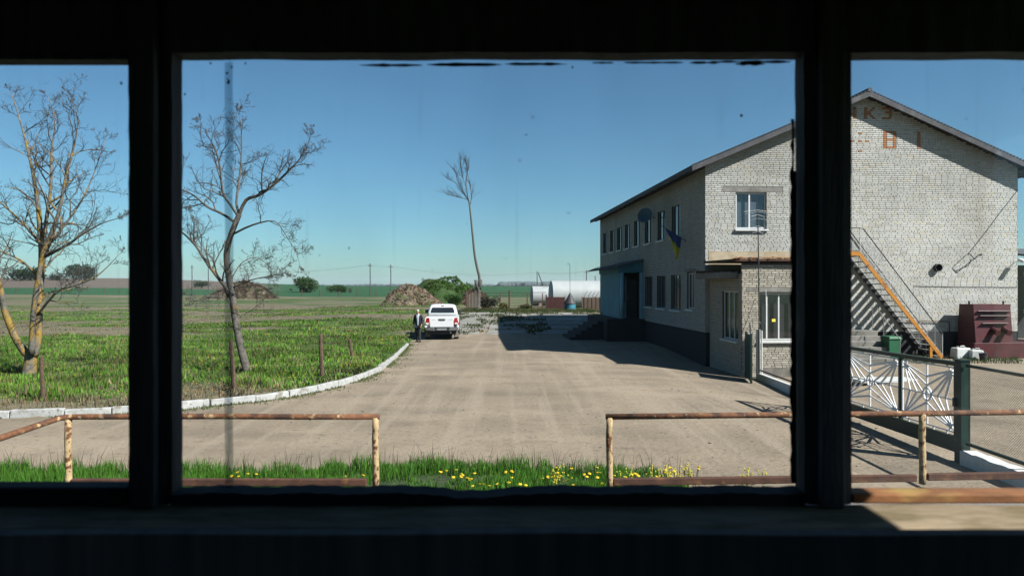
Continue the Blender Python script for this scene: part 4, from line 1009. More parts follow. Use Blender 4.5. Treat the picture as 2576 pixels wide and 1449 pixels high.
def LP(pts, d, dd0=0, dd1=0, seed=0):
    "measured limb outline -> limb with its own run in depth"
    n = len(pts); return [P(x, y, d + dd0 + (dd1 - dd0) * i / max(1, n - 1)) for i, (x, y, r_) in enumerate(pts)], [r_ for *_, r_ in pts]
def smooth_limb(pts, rad, k=3):
    out = []; ro = []
    for i in range(len(pts) - 1):
        a, b, c, d = pts[max(i - 1, 0)], pts[i], pts[i + 1], pts[min(i + 2, len(pts) - 1)]
        for j in range(k):
            t = j / k; out.append(.5 * ((2 * b) + (c - a) * t + (2 * a - 5 * b + 4 * c - d) * t * t + (3 * b - a - 3 * c + d) * t ** 3)); ro.append(rad[i] + (rad[i + 1] - rad[i]) * t)
    out.append(pts[-1]); ro.append(rad[-1]); return out, ro
def add(tr, pts, d, kids, kl, dd=(0, 0), lev=1, t0=.22):
    p, r_ = LP(pts, d, *dd); p, r_ = smooth_limb(p, r_); r_ = [q * .82 for q in r_]; tr.limb(p, r_, kids, kl, lev, t0)
D1 = 21.5; t1 = Tree(21)
add(t1, [(72, 962, .33), (74, 935, .25), (78, 900, .21), (80, 880, .19)], D1, 0, .1, lev=4)
add(t1, [(76, 900, .15), (50, 868, .135), (30, 830, .12), (12, 780, .11), (0, 725, .10), (-25, 670, .085), (-65, 600, .06), (-95, 500, .03)], D1, 9, 1.6, (0, -.8), t0=.5)
add(t1, [(86, 895, .15), (95, 850, .14), (98, 790, .135), (101, 715, .13), (106, 650, .12), (102, 590, .10), (95, 510, .08), (80, 420, .055), (55, 320, .03), (28, 232, .010)], D1, 16, 1.7, (0, .5), t0=.36)
add(t1, [(80, 890, .12), (82, 830, .10), (86, 770, .095), (97, 700, .09), (108, 640, .085), (124, 600, .075), (148, 535, .065), (165, 450, .05), (188, 360, .035), (196, 300, .018), (178, 246, .008)], D1, 16, 1.7, (-.2, -.6), t0=.38)
add(t1, [(104, 660, .08), (116, 560, .07), (128, 470, .055), (130, 380, .04), (140, 300, .02), (120, 245, .008)], D1, 12, 1.5, (.1, 1.2))
add(t1, [(110, 648, .06), (140, 632, .055), (175, 612, .045), (215, 585, .035), (262, 560, .02), (318, 545, .008)], D1, 10, 1.35, (0, -1.4))
add(t1, [(100, 610, .06), (70, 575, .05), (35, 540, .04), (-5, 505, .03), (-50, 480, .012)], D1, 9, 1.4, (0, 1.5))
add(t1, [(96, 790, .05), (120, 760, .045), (150, 730, .04), (200, 715, .03), (250, 690, .02), (300, 640, .008)], D1, 9, 1.2, (0, -.8))
add(t1, [(97, 765, .035), (125, 735, .03), (175, 728, .02), (215, 700, .008)], D1, 6, .9, (0, .9))
add(t1, [(98, 700, .05), (60, 660, .04), (20, 640, .03), (-40, 615, .012)], D1, 7, 1.2, (0, -1.2))
add(t1, [(112, 620, .055), (160, 570, .045), (205, 505, .035), (235, 440, .02), (268, 345, .007)], D1, 11, 1.3, (0, 1.0))
t1.done('bare_tree', 'tall bare tree with several lichen-yellow stems at the left edge', (P(72, 952, D1).x, D1, 0), 'bark')
D2 = 21.8; t2 = Tree(5)
trunk = [(627, 958, .20), (618, 920, .165), (605, 870, .155), (592, 800, .145), (583, 735, .135), (575, 690, .13), (570, 640, .12), (580, 595, .115), (595, 556, .11), (603, 538, .10)]
add(t2, trunk, D2, 0, .1, lev=4)
add(t2, [(600, 545, .075), (619, 504, .065), (650, 492, .06), (677, 474, .052), (705, 451, .045), (732, 424, .035), (752, 403, .026), (769, 376, .016), (781, 346, .006)], D2, 14, 1.15, (0, -.7))
add(t2, [(603, 540, .06), (595, 510, .05), (602, 451, .042), (607, 403, .033), (607, 325, .018), (599, 282, .006)], D2, 13, 1.25, (0, .7))
add(t2, [(600, 545, .06), (580, 515, .05), (561, 486, .045), (554, 424, .037), (544, 383, .03), (527, 349, .018), (506, 311, .006)], D2, 13, 1.25, (0, -1.0))
add(t2, [(592, 560, .06), (557, 537, .055), (520, 520, .045), (493, 496, .035), (462, 479, .028), (420, 464, .018), (370, 430, .007)], D2, 12, 1.3, (0, .6))
add(t2, [(585, 590, .045), (636, 566, .035), (691, 557, .022), (721, 595, .014), (745, 636, .009), (756, 672, .005)], D2, 10, .9, (0, -1.3))
add(t2, [(576, 745, .09), (566, 720, .075), (553, 704, .065), (517, 656, .055), (493, 619, .045), (459, 585, .03), (425, 560, .012)], D2, 11, 1.2, (0, -.9))
add(t2, [(505, 640, .035), (489, 605, .03), (488, 564, .022), (476, 533, .008)], D2, 6, .9, (-.4, -1.0))
add(t2, [(583, 725, .03), (630, 705, .022), (680, 694, .014), (718, 686, .005)], D2, 9, .9, (0, -.9))
add(t2, [(583, 700, .03), (610, 660, .022), (650, 650, .014), (700, 690, .005)], D2, 8, .9, (0, 1.2))
add(t2, [(588, 770, .03), (560, 748, .025), (510, 745, .018), (470, 742, .008)], D2, 6, .8, (0, -.6))
add(t2, [(600, 800, .02), (640, 775, .015), (668, 748, .006)], D2, 4, .7, (0, .6))
t2.done('bare_tree', 'leaning bare tree with a single curved trunk seen through the middle pane', (P(627, 952, D2).x, D2, .05), 'bark_dark')
D3 = 78.0; t3 = Tree(9)
add(t3, [(1202, 786, .34), (1203, 760, .29), (1204, 735, .27), (1204, 722, .27)], D3, 0, .1, lev=4)
t3.wood.tube([P(1202, 728, D3), P(1198, 715, D3), P(1197, 704, D3)], [.2, .19, .18], 9)
t3.wood.tube([P(1206, 728, D3), P(1209, 715, D3), P(1210, 703, D3)], [.19, .18, .17], 9)
p_, r_ = LP([(1205, 722, .16), (1206, 698, .15), (1200, 672, .145), (1194, 640, .13), (1190, 600, .12), (1187, 570, .11), (1184, 540, .10), (1181, 515, .085), (1176, 490, .06), (1172, 455, .04), (1178, 425, .02), (1181, 405, .01)], D3)
p_, r_ = smooth_limb(p_, r_); t3.wood.tube(p_, r_, 8)
for pts in ([(1181, 512, .05), (1172, 495, .04), (1160, 480, .03), (1148, 462, .02), (1128, 452, .01)], [(1178, 505, .045), (1165, 482, .03), (1152, 455, .02), (1146, 432, .01)], [(1183, 515, .05), (1186, 495, .04), (1184, 470, .03), (1178, 445, .02), (1174, 420, .01)],
            [(1176, 502, .04), (1155, 497, .025), (1122, 490, .01)], [(1172, 470, .03), (1162, 440, .02), (1160, 415, .01)], [(1173, 460, .03), (1176, 430, .02), (1170, 408, .01)]):
    a, b = LP(pts, D3, 0, rng.uniform(-1, 1)); a, b = smooth_limb(a, b); t3.wood.tube(a, b, 5)
    for k in range(16):
        i = rng.randint(2, len(a) - 1); d = (a[i] - a[i - 1]).normalized(); d = (d + Vector((rng.gauss(0, .4), rng.gauss(0, .4), .25))).normalized()
        q = t3.path(a[i], d, rng.uniform(.7, 1.7), 4, .18, .06); t3.tw.tube(q, [.022, .018, .015, .012, .008], 3, False)
        for j in range(3):
            q2 = t3.path(q[rng.randint(1, 4)], (d + Vector((rng.gauss(0, .6), rng.gauss(0, .6), .3))), rng.uniform(.3, .8), 3, .2, .05); t3.tw.tube(q2, [.013, .011, .009, .007], 3, False)
t3.done('lopped_tree', 'very tall thin lopped tree with a small bare tuft behind the pickup', (P(1202, 783, D3).x, D3, .2), 'bark_grey')

# ------------------------------------------------------------------ bushes, heaps and far things in the field
def gy(x, y, d0=60, d1=900):
    "distance at which the measured direction meets the ground"
    lo = d0
    for k in range(4000):
        p = P(x, y, lo)
        if p.z <= h(p.x, p.y) + .0: return lo
        lo *= 1.002
        if lo > d1: return d1
    return d1
def bush(label, x, y0, y1, wpx, d, seed, cols, n=1500, group='bushes along the field edge', ls=None):
    r = random.Random(seed); b = P(x, y1, d); bz = h(b.x, b.y); hh = (y1 - y0) / FPX * d; wd = wpx / FPX * d
    t = T('bush', label, 'bush', (b.x, b.y, bz), 0, group)
    lobes = [(Vector((r.uniform(-.33, .33) * wd, r.uniform(-.3, .3) * wd, r.uniform(.25, .62) * hh)), r.uniform(.22, .36)) for _ in range(9)]
    def cf():
        c, s = r.choice(lobes); q = Vector((r.gauss(0, 1), r.gauss(0, 1), r.gauss(0, 1))).normalized() * (r.random() ** .4)
        p = c + Vector((q.x * s * wd, q.y * s * wd, q.z * s * hh * 1.15)); p.z = max(.05, p.z); return p, q
    v, f, c = leafcloud(n, cf, ls or max(.10, wd * .035), cols, r)
    npmesh('crown', v, f, 'leaf', c, t, kind='stuff')
    m = MB()
    for k in range(6): m.tube([(r.uniform(-.1, .1) * wd, r.uniform(-.1, .1) * wd, -.2), (r.uniform(-.3, .3) * wd, r.uniform(-.2, .2) * wd, hh * .6)], [.03 * wd * .4, .01 * wd], 4)
    m.build('trunk', 'bark_grey', t)
GRN = [(.030, .075, .012), (.02, .055, .010), (.045, .095, .016)]; DRK = [(.012, .035, .012), (.02, .045, .015), (.016, .03, .012)]
BRN = [(.07, .06, .04), (.05, .05, .035)]
bush('large rounded light green bush on the field horizon', 778, 676, 722, 62, 235, 1, GRN, 3600)
bush('smaller low green bush right of the large round one', 848, 698, 724, 44, 240, 2, GRN, 1800)
bush('small brown leafless bush between the field bushes and the poles', 881, 706, 722, 12, 240, 3, BRN, 350)
bush('small dark green bush left of the leaning tree trunk', 506, 694, 718, 34, 250, 4, DRK, 1300)
bush('wide dark bush on the rising field at far left', 68, 664, 702, 76, 330, 5, DRK, 1700)
bush('bushy dark green clump standing tallest on the rising field', 203, 652, 702, 66, 330, 6, DRK, 2400)
bush('thin greyish shrub between the two dark clumps', 145, 678, 702, 46, 335, 7, [(.035, .05, .03), (.05, .055, .035)], 700)
bush('tiny bush on the horizon left of the round bush', 683, 707, 718, 14, 260, 8, DRK, 250)
bush('very small dark bush near the round green bush', 733, 711, 720, 10, 255, 9, DRK, 200)
bush('green shrub growing at the left foot of the green mound', 1140, 738, 776, 40, 88, 10, [(.03, .085, .008), (.05, .12, .012), (.015, .04, .01)], 1500, 'shrubs on the mound')
bush('yellow green shrub on top of the green mound', 1098, 714, 735, 40, 99, 11, [(.04, .09, .012), (.06, .11, .02)], 1100, 'shrubs on the mound')
bush('low green shrub between the brown heap and the mound', 1052, 716, 740, 30, 100, 12, [(.02, .055, .012), (.03, .075, .015)], 700, 'shrubs on the mound')
bush('yellow weed clump behind the rail fence', 1266, 760, 785, 22, 70, 13, [(.12, .11, .03), (.08, .09, .02)], 500, 'weeds by the rail fence')
bush('dark bramble clump at the foot of the lopped tree', 1232, 745, 782, 46, 75, 14, [(.03, .028, .02), (.02, .03, .012), (.06, .05, .035)], 1200, 'weeds by the rail fence')
bush('straw coloured weed clump by the small tank', 1315, 762, 782, 40, 72, 15, [(.09, .085, .035), (.05, .06, .02)], 700, 'weeds by the rail fence')
def heap(name, label, x, ybase, wpx, hpx, d, mt, seed, bits, bitcol, bitsize, cat='heap', sticks=True, dep=.8):
    r = random.Random(seed); b = P(x, ybase, d); bz = h(b.x, b.y) - .1; wd = wpx / FPX * d; hh = hpx / FPX * d
    t = T(name, label, cat, (b.x, b.y, bz))
    def prof(u, v):
        a = v * 2 * math.pi; rr = u; e = 1 + .18 * math.sin(a * 3 + seed) + .1 * math.sin(a * 7)
        z = hh * (1 - u ** 1.8) * (1 + .5 * (float(vn(math.cos(a) * u * 3 + seed, math.sin(a) * u * 3)) - .5))
        return Vector((wd / 2 * rr * e * math.cos(a), wd / 2 * dep * rr * e * math.sin(a), max(z, -.1) + .12 * hh * (float(vn(u * 9 * math.cos(a) + 7, u * 9 * math.sin(a))) - .5)))
    m = MB(); m.grid(lambda u, v: prof(u, v), 14, 40); m.build('mound', mt, t, smooth=True)
    m = MB(); m.cc = (1, 1, 1)
    for k in range(bits):
        u = r.random() ** .6; p = prof(u, r.random()); q = r.uniform(.6, 1.6); m.cc = tuple(c * r.uniform(.5, 1.6) for c in r.choice(bitcol))
        if sticks:
            dv = Vector((r.gauss(0, 1), r.gauss(0, 1), r.gauss(.3, .6))).normalized() * bitsize * q * 3; m.tube([p - dv * .5, p + dv * .1 + Vector((0, 0, .06)), p + dv * .5], [bitsize * .09] * 3, 3, False)
        else: m.obox(p, (bitsize * q, bitsize * q * .6, bitsize * .35), Matrix.Rotation(r.uniform(0, 6), 3, 'Z') @ Matrix.Rotation(r.uniform(-.7, .7), 3, 'X'))
    m.build('litter', 'brush', t, kind='stuff'); return t
heap('brush_pile', 'long dark pile of cut branches in the field behind the leaning tree', 618, 749, 170, 40, 150, 'mound_soil', 4, 2600, [(.5, .42, .36), (.9, .8, .7), (.35, .3, .28)], .42)
heap('rubble_heap', 'brown heap of soil and rubbish left of the green mound', 1032, 774, 150, 54, 90, 'mound_soil', 8, 1500, [(1.6, 1.45, 1.2), (.9, .75, .55), (.6, .55, .5)], .20, sticks=False)
gm = heap('green_mound', 'overgrown green mound behind the white pickup', 1118, 776, 240, 60, 100, 'mound_green', 12, 420, [(1.1, 1.0, .8)], .16)
r = random.Random(40); gwd, ghh = 240 / FPX * 100, 60 / FPX * 100
def cfm():
    a = r.uniform(0, 6.28); u = r.random() ** .5; return Vector((gwd / 2 * u * 1.05 * math.cos(a), gwd * .4 * u * math.sin(a), ghh * (1 - u ** 1.7) * (.55 + .9 * float(vn(u * math.cos(a) * 4 + 3, u * math.sin(a) * 4))) + r.uniform(0, .5) ** 2)), None
v, f, c = leafcloud(9000, cfm, .15, [(.04, .11, .010), (.07, .15, .016), (.025, .06, .012), (.10, .14, .03)], r); npmesh('weeds', v, f, 'leaf', c, gm, kind='stuff')
heap('brush_pile', 'tangle of dead branches on the ridge right of the green mound', 1190, 752, 96, 36, 95, 'mound_soil', 15, 900, [(.6, .5, .42), (.9, .8, .7)], .3)

# rail fence, boards, tanks, well
FD = 72.0; fzg = h(0, FD)
def post_at(name, label, x, y0, y1, wpx, d, mt, cat='post', lean=0, group=None, n=6, base=None):
    b = P(x, y1, d); bz = h(b.x, b.y); hh = (y1 - y0) / FPX * d; rr = wpx / 2 / FPX * d
    t = T(name, label, cat, (b.x, b.y, bz), 0, group)
    m = MB(); m.tube([(0, 0, -.2), (lean * .5 + rr * .3, 0, hh * .5), (lean, 0, hh)], [rr * 1.05, rr, rr * .92], n); m.build('shaft', mt, t); return t, hh
rf = T('rail_fence', 'rusty pipe rail fence across the back of the yard', 'fence', (P(1270, 785, FD).x, FD, fzg))
o_ = Vector((P(1270, 785, FD).x, FD, fzg)); zt_ = 47 / FPX * FD
def FP(x, z, dd=0): return Vector(((x - 1270) / FPX * FD, dd, z))
for x, hgt, w_ in ((1173, 1.0, .05), (1258, .96, .05), (1281, 1.1, .09), (1326, .94, .06), (1364, .94, .05), (1374, .86, .05)):
    m = MB(); m.tube([FP(x, -.2), FP(x + .6, zt_ * hgt)], w_, 6); m.build('post', 'fence_rust', rf)
for z0, xa, xb in ((zt_ * .98, 1173, 1374), (zt_ * .82, 1200, 1340), (.34, 1210, 1374)):
    m = MB(); m.tube([FP(xa, z0), FP((xa + xb) / 2, z0 - .03), FP(xb, z0 + .02)], .028, 5); m.build('rail', 'fence_rust', rf)
bf = T('board_fence', 'weathered wooden board fence around the lopped tree', 'fence', tuple(P(1186, 785, 73) * 1)); bf.location.z = h(*bf.location[:2])
for k in range(11):
    x = (-14 + k * 2.7) / FPX * 73; m = MB(); m.box(x, x + .10, -.02 + .01 * (k % 2), .02 + .01 * (k % 2), -.1, 1.95 + rng.uniform(-.25, .1)); m.build('board', 'fence_wood' if k % 3 else 'concrete_worn', bf)
bf2 = T('board_fence', 'dark board fence with bent barbed brackets beside the blue porch', 'fence', tuple(P(1490, 785, 70))); bf2.location.z = h(*bf2.location[:2])
for k in range(17):
    x = (-27 + k * 3.3) / FPX * 70; m = MB(); m.box(x, x + .125, -.02 + .012 * (k % 2), .02 + .012 * (k % 2), -.1, 1.42 + rng.uniform(-.06, .06)); m.build('board', 'fence_wood', bf2)
for k in range(5):
    x = (-20 + k * 10) / FPX * 70; m = MB(); m.tube([(x, -.05, 0), (x, -.05, 1.6), (x + .3, -.1, 2.05)], .022, 5); m.build('bracket', 'fence_rust', bf2)
rg = T('rusty_gate', 'maroon rusty sheet metal gate in front of the big white tank', 'gate', tuple(P(1397, 785, 71))); rg.location.z = h(*rg.location[:2])
for k in (-1, 0, 1):
    m = MB(); m.box(k * .65 - .31, k * .65 + .31, -.02, .02, .08, 1.46); m.build('panel', 'gate_rusty', rg)
for x in (-1.0, -.33, .33, 1.0):
    m = MB(); m.box(x - .02, x + .02, -.05, .03, -.1, 1.5 + (.2 if abs(x) > .9 else 0)); m.build('frame_bar', 'fence_rust', rg)
well = T('well', 'well with blue ring and dark conical roof in the building shadow edge', 'well', tuple(P(1434, 788, 68))); well.location.z = h(*well.location[:2])
m = MB(); m.lathe([(.56, -.1), (.56, .78), (.48, .78), (.48, .1)], 20); m.build('ring', 'blue_paint', well, smooth=False)  # darker blue stands in for the building's shadow on the ring
m = MB(); m.lathe([(.62, .79), (.60, .86), (.35, 1.3), (.05, 1.86), (.02, 1.9)], 18); m.build('cone_roof', 'steel_dark', well)
m = MB(); m.tube([(0, 0, 1.8), (-.01, 0, 3.4), (-.02, 0, 4.62), (-.08, 0, 4.78), (-.2, 0, 4.8), (-.28, 0, 4.7)], .022, 6); m.build('hooked_pole', 'steel_dark', well)
def tank(label, x0, x1, yt, yb, d, rz):
    rr = (yb - yt) / 2 / FPX * d; c = P(x0, (yt + yb) / 2, d); L = (x1 - x0) / FPX * d
    t = T('storage_tank', label, 'tank', (c.x, c.y, c.z - rr), rz, 'white storage tanks behind the fence'); M_ = Matrix.Rotation(R(90), 3, 'Y')
    m = MB(); m.lathe([(rr, 0), (rr, L)], 64, (0, 0, rr), M_); m.build('shell', 'tank_white', t, smooth=False)
    m = MB(); m.lathe([(.05, -.24), (rr * .5, -.19), (rr * .85, -.09), (rr * .995, .0)], 40, (0, 0, rr), M_); m.build('end_cap', 'tank_white', t)
    m = MB(); m.lathe([(rr * .995, 0), (rr * .85, .09), (.05, .24)], 40, (L, 0, rr), M_); m.build('end_cap', 'tank_white', t)
    for k in range(1, int(L / 1.5) + 1):
        m = MB(); m.lathe([(rr + .004, k * 1.5 - .03), (rr + .012, k * 1.5), (rr + .004, k * 1.5 + .03)], 40, (0, 0, rr), M_); m.build('weld_band', 'tank_white', t)
    for q in (.18, .8):
        m = MB(); m.box(L * q - .2, L * q + .2, -rr * .8, rr * .8, -1.2, rr * .3); m.build('saddle', 'concrete_worn', t)
    m = MB(); m.lathe([(.28, rr * 1.97), (.28, rr * 2 + .14), (.2, rr * 2 + .16)], 14, (L * .62, 0, 0)); m.build('hatch', 'tank_white', t)
tank('smaller white cylindrical tank left of the bigger one', 1338, 1440, 720, 769, 92, R(6))
tank('bigger white cylindrical tank partly hidden by the blue porch', 1386, 1640, 706, 777, 84, R(6))
# utility poles and wires
def upole(label, x, y0, y1, d, arm=True, brace=False):
    t, hh = post_at('utility_pole', label, x, y0, y1, 2.6 * 187 / d, d, 'pole_concrete', 'pole', 0, 'utility poles across the fields')
    if arm:
        m = MB(); m.bar((-.7, 0, hh - .7), (.7, 0, hh - .7), .1, .12); m.build('crossarm', 'pole_concrete', t)
        for k in (-.6, 0, .6):
            m = MB(); m.tube([(k, 0, hh - .65), (k, 0, hh - .40)], .06, 5); m.build('insulator', 'white_paint', t)
    if brace:
        m = MB(); m.tube([(.4, 0, hh - .4), (3.0, 0, -.2)], .16, 6); m.build('brace', 'pole_concrete', t)
    return Vector((t.location.x, t.location.y, t.location.z + hh - .4))
tops = [upole('left one of the two tall poles right of the field bushes', 931, 645, 729, 187), upole('right one of the two tall poles right of the field bushes', 983, 650, 729, 196),
        upole('leaning braced pole pair above the white tanks', 1351, 665, 722, 230, False, True), upole('pole standing behind the big white tank', 1475, 660, 722, 215)]
ftop = [upole('pole behind the leaning tree at its left', 483, 645, 712, 215), upole('thin pole right behind the curved trunk', 524, 650, 712, 225, False), upole('pole among the twigs of the left edge tree', 208, 640, 708, 240, False), upole('thin pole beside the blue porch corner', 1497, 676, 722, 225, False)]
def wirespan(label, a, b, sag, off=0):
    c = a; t = T('overhead_wire', label, 'wire', tuple(c), 0, 'overhead wires')
    m = MB(); m.tube([(b - a) * (k / 12) + Vector((off * 0, 0, off - sag * 4 * (k / 12) * (1 - k / 12))) for k in range(13)], .028, 4); m.build('strand', 'wire', t)
wirespan('overhead wire between the two tall field poles', tops[0], tops[1], .3)
wirespan('overhead wire from the tall poles towards the braced pair', tops[1], tops[2], 1.6)
wirespan('overhead wire from the braced pair to the pole behind the tank', tops[2], tops[3], .5)
wirespan('overhead wire from the left field pole back past the leaning tree', ftop[1], tops[0], 1.8)
# near field posts
def fpost(label, xb, yb, xt, yt_, wpx):
    d = gy(xb, yb, 12, 60); b = P(xb, yb, d); tp = P(xt, yt_, d - .25); t = T('field_post', label, 'post', (b.x, b.y, b.z - .05), 0, 'old posts along the kerb')
    v_ = tp - b; rr = wpx / 2 / FPX * d; m = MB()
    m.tube([Vector((0, 0, -.15)) + v_ * s_ + Vector((.006 * (k % 2), .005 * (k % 3), .15 * s_ if s_ else 0)) for k, s_ in enumerate((0, .2, .4, .6, .8, 1.0))], [rr * q for q in (1.05, .97, 1.03, .95, 1.0, .93)], 7); m.build('shaft', 'post_rust', t)
    m = MB(); m.tube([v_ * .86 + Vector((-rr * 1.1, 0, 0)), v_ * .86 + Vector((0, -rr * 1.2, .01)), v_ * .86 + Vector((rr * 1.1, 0, 0))], .006, 4); m.build('wire_loop', 'wire', t)
fpost('short brown post right of the left edge tree', 109, 1018, 103, 892, 10)
fpost('slanting brown post left of the leaning tree trunk', 591, 997, 581, 852, 11)
fpost('upright brown post in the grass above the curved kerb', 811, 957, 806, 838, 10)
fpost('thin grey leaning post near the end of the kerb', 889, 912, 879, 850, 8)
for x, y1, lab in ((470, 742, 'right beside the left dark mullion'), (632, 743, 'behind the dark brush pile'), (700, 745, 'just right of the dark brush pile'), (759, 746, 'below the left side of the round bush'), (805, 746, 'below the right side of the round bush'), (852, 747, 'below the smaller green bush'), (898, 747, 'midway between small bush and tall poles'), (946, 748, 'between the two tall poles'), (1000, 748, 'just left of the brown heap'), (300, 738, 'at the right edge of the left pane'), (262, 737, 'second from the right in the left pane'), (220, 737, 'third from the right in the left pane'), (40, 738, 'left of the left edge tree')):
    post_at('fence_post', 'thin dark wheat field fence post ' + lab, x, y1 - rng.uniform(12, 19), y1, 2.2, gy(x, y1, 80, 260), 'fence_rust', 'post', rng.uniform(-.1, .1), 'thin posts along the wheat field', 5)
# distant woods
m = MB()
def woods(x0, x1, d, hmin, hmax, n, seed):
    r = random.Random(seed)
    for k in range(n):
        x = x0 + (x1 - x0) * (k + r.random()) / n; p = P(x, 718, d + r.uniform(-60, 60)); z = h(p.x, p.y); q = r.uniform(hmin, hmax); e = min(1, (x - x0) / 20 + .25, (x1 - x) / 20 + .25)
        m.ball((p.x, p.y, z + q * e * .35), q * 1.1, q * .8, q * e * .62, 7, 5)
woods(1250, 1560, 1700, 9, 13, 130, 1); woods(880, 1250, 2600, 6, 10, 130, 2); woods(560, 900, 3000, 5, 9, 110, 3); woods(1550, 2700, 2600, 6, 11, 200, 4); woods(-400, 560, 3200, 5, 9, 160, 5)
m.build('far_woods', 'far_wood', None, kind='stuff', label='dark distant woods along the horizon', category='woods')

# ------------------------------------------------------------------ white pickup
car = T('pickup', 'white pickup parked beside the kerb, seen from behind', 'pickup', (-3.78, 36.75, h(-3.78, 37.5)), R(4.2))
def rrect(hx, y0, y1, z, rr, n=5):
    pts = []
    for cx, cy, a0 in ((hx - rr, y0 + rr, -90), (hx - rr, y1 - rr, 0), (-hx + rr, y1 - rr, 90), (-hx + rr, y0 + rr, 180)):
        for k in range(n): a = R(a0 + 90 * k / (n - 1)); pts.append((cx + rr * math.cos(a), cy + rr * math.sin(a), z))
    return pts
def loft(loops):
    m = MB(); n = len(loops[0]); vs = [p for l in loops for p in l]; fs = []
    for i in range(len(loops) - 1):
        for k in range(n): k2 = (k + 1) % n; fs.append((i * n + k, i * n + k2, (i + 1) * n + k2, (i + 1) * n + k))
    fs.append(tuple(range(n - 1, -1, -1))); fs.append(tuple(range((len(loops) - 1) * n, len(loops) * n))); return m.add(vs, fs)
for s_ in (-1, 1):
    m = MB(); m.prism([(s_ * .80, .5), (s_ * .90, .55), (s_ * .925, .80), (s_ * .915, 1.0), (s_ * .90, 1.2), (s_ * .84, 1.215), (s_ * .80, 1.19)], .02, 1.58, 1); m.build('bed_side', 'car_paint', car, bevel=.012)
m = MB(); m.box(-.80, .80, .05, 1.56, .60, .74); m.build('bed_floor', 'car_trim', car)
loft([rrect(.84, 1.56, 5.1, .46, .12), rrect(.905, 1.56, 5.24, .56, .08), rrect(.925, 1.56, 5.28, .80, .08), rrect(.915, 1.56, 5.24, 1.0, .08), rrect(.885, 1.565, 5.1, 1.15, .08), rrect(.85, 1.57, 4.9, 1.205, .08)]).build('body', 'car_paint', car, smooth=True)
loft([rrect(.865, 1.585, 4.0, 1.19, .10), rrect(.82, 1.64, 3.7, 1.45, .12), rrect(.725, 1.72, 3.2, 1.74, .16), rrect(.66, 1.80, 3.0, 1.83, .2), rrect(.5, 1.95, 2.7, 1.875, .2)]).build('cab', 'car_paint', car, smooth=True)
def rear(z): return 1.585 + (z - 1.19) * .21
m = MB(); q = []
for off in (-.002, -.016):
    q.append([(-.66, rear(1.42) + off, 1.415), (.66, rear(1.42) + off, 1.415), (.655, rear(1.5) + off, 1.5), (.60, rear(1.68) + off + .018, 1.67), (.55, rear(1.71) + off + .02, 1.705), (-.55, rear(1.71) + off + .02, 1.705), (-.60, rear(1.68) + off + .018, 1.67), (-.655, rear(1.5) + off, 1.5)])
m.add(q[0] + q[1], [tuple(range(7, -1, -1)), tuple(range(8, 16))] + [(i, (i + 1) % 8, 8 + (i + 1) % 8, 8 + i) for i in range(8)]); m.build('rear_window', 'dark_glass', car)
for s_ in (-1, 1):
    m = MB(); m.add([(s_ * (.858), 1.95, 1.30), (s_ * .858, 3.5, 1.30), (s_ * .772, 3.1, 1.66), (s_ * .772, 2.0, 1.66)], [(0, 1, 2, 3)]); m.build('side_window', 'dark_glass', car)
    m = MB(); m.hexa([(s_ * .64, -.012, .83), (s_ * .93, .02, .83), (s_ * .935, .22, .83), (s_ * .64, .1, .83), (s_ * .67, -.008, 1.20), (s_ * .90, .03, 1.18), (s_ * .91, .24, 1.18), (s_ * .67, .1, 1.20)]); tl = m.build('tail_lamp', 'lamp_red', car, bevel=.012)
    m = MB(); m.box(*sorted((s_ * .70, s_ * .86)), -.022, .01, .85, .94); m.build('reversing_lens', 'lamp_clear', tl)
    m = MB(); m.hexa([(s_ * .88, 3.2, 1.34), (s_ * 1.07, 3.22, 1.34), (s_ * 1.07, 3.33, 1.34), (s_ * .88, 3.36, 1.34), (s_ * .88, 3.2, 1.55), (s_ * 1.07, 3.22, 1.53), (s_ * 1.07, 3.33, 1.53), (s_ * .88, 3.36, 1.55)]); m.build('mirror', 'car_trim', car, bevel=.03)
    for y in (.98, 4.05):
        m = MB(); m.lathe([(.20, -.13), (.345, -.135), (.38, -.10), (.385, 0), (.38, .10), (.345, .135), (.20, .13)], 24, (s_ * .775, y, .385), Matrix.Rotation(R(90), 3, 'Y')); wh = m.build('wheel', 'tyre', car, smooth=True)
        m = MB(); m.lathe([(.02, -.09), (.22, -.10), (.235, -.12), (.235, .12), (.22, .10), (.02, .09)], 18, (s_ * .775, y, .385), Matrix.Rotation(R(90), 3, 'Y')); m.build('rim', 'steel_grey', wh)
        m = MB(); m.tube([(s_ * .93, y + .5 * math.cos(t), .40 + .5 * math.sin(t)) for t in [k * math.pi / 10 for k in range(11)]], .035, 6); m.build('wheel_arch', 'car_trim', car)
    m = MB(); m.box(*sorted((s_ * .64, s_ * .90)), .50, .515, .13, .50); m.build('mudflap', 'mudflap', car)
m = MB(); m.box(-.63, .63, -.004, .05, .70, 1.21); tg = m.build('tailgate', 'car_paint', car, bevel=.012)
m = MB(); m.hexa([(-.15, -.016, 1.04), (.15, -.016, 1.04), (.15, .0, 1.04), (-.15, .0, 1.04), (-.21, -.016, 1.115), (.21, -.016, 1.115), (.21, .0, 1.115), (-.21, .0, 1.115)]); m.build('handle', 'car_trim', tg)
m = MB(); m.box(-.17, .17, -.014, .0, 1.15, 1.165); m.build('trim_slot', 'car_trim', tg)
for x0, x1 in ((-.52, -.36), (.36, .56)):
    m = MB(); m.box(x0, x1, -.0065, -.0045, 1.09, 1.108); m.build('badge', 'steel_grey', tg)
m = MB(); m.tube([(-.10, 1.72, 1.795), (.10, 1.72, 1.795)], .018, 8); m.build('high_brake_lamp', 'lamp_red', car)
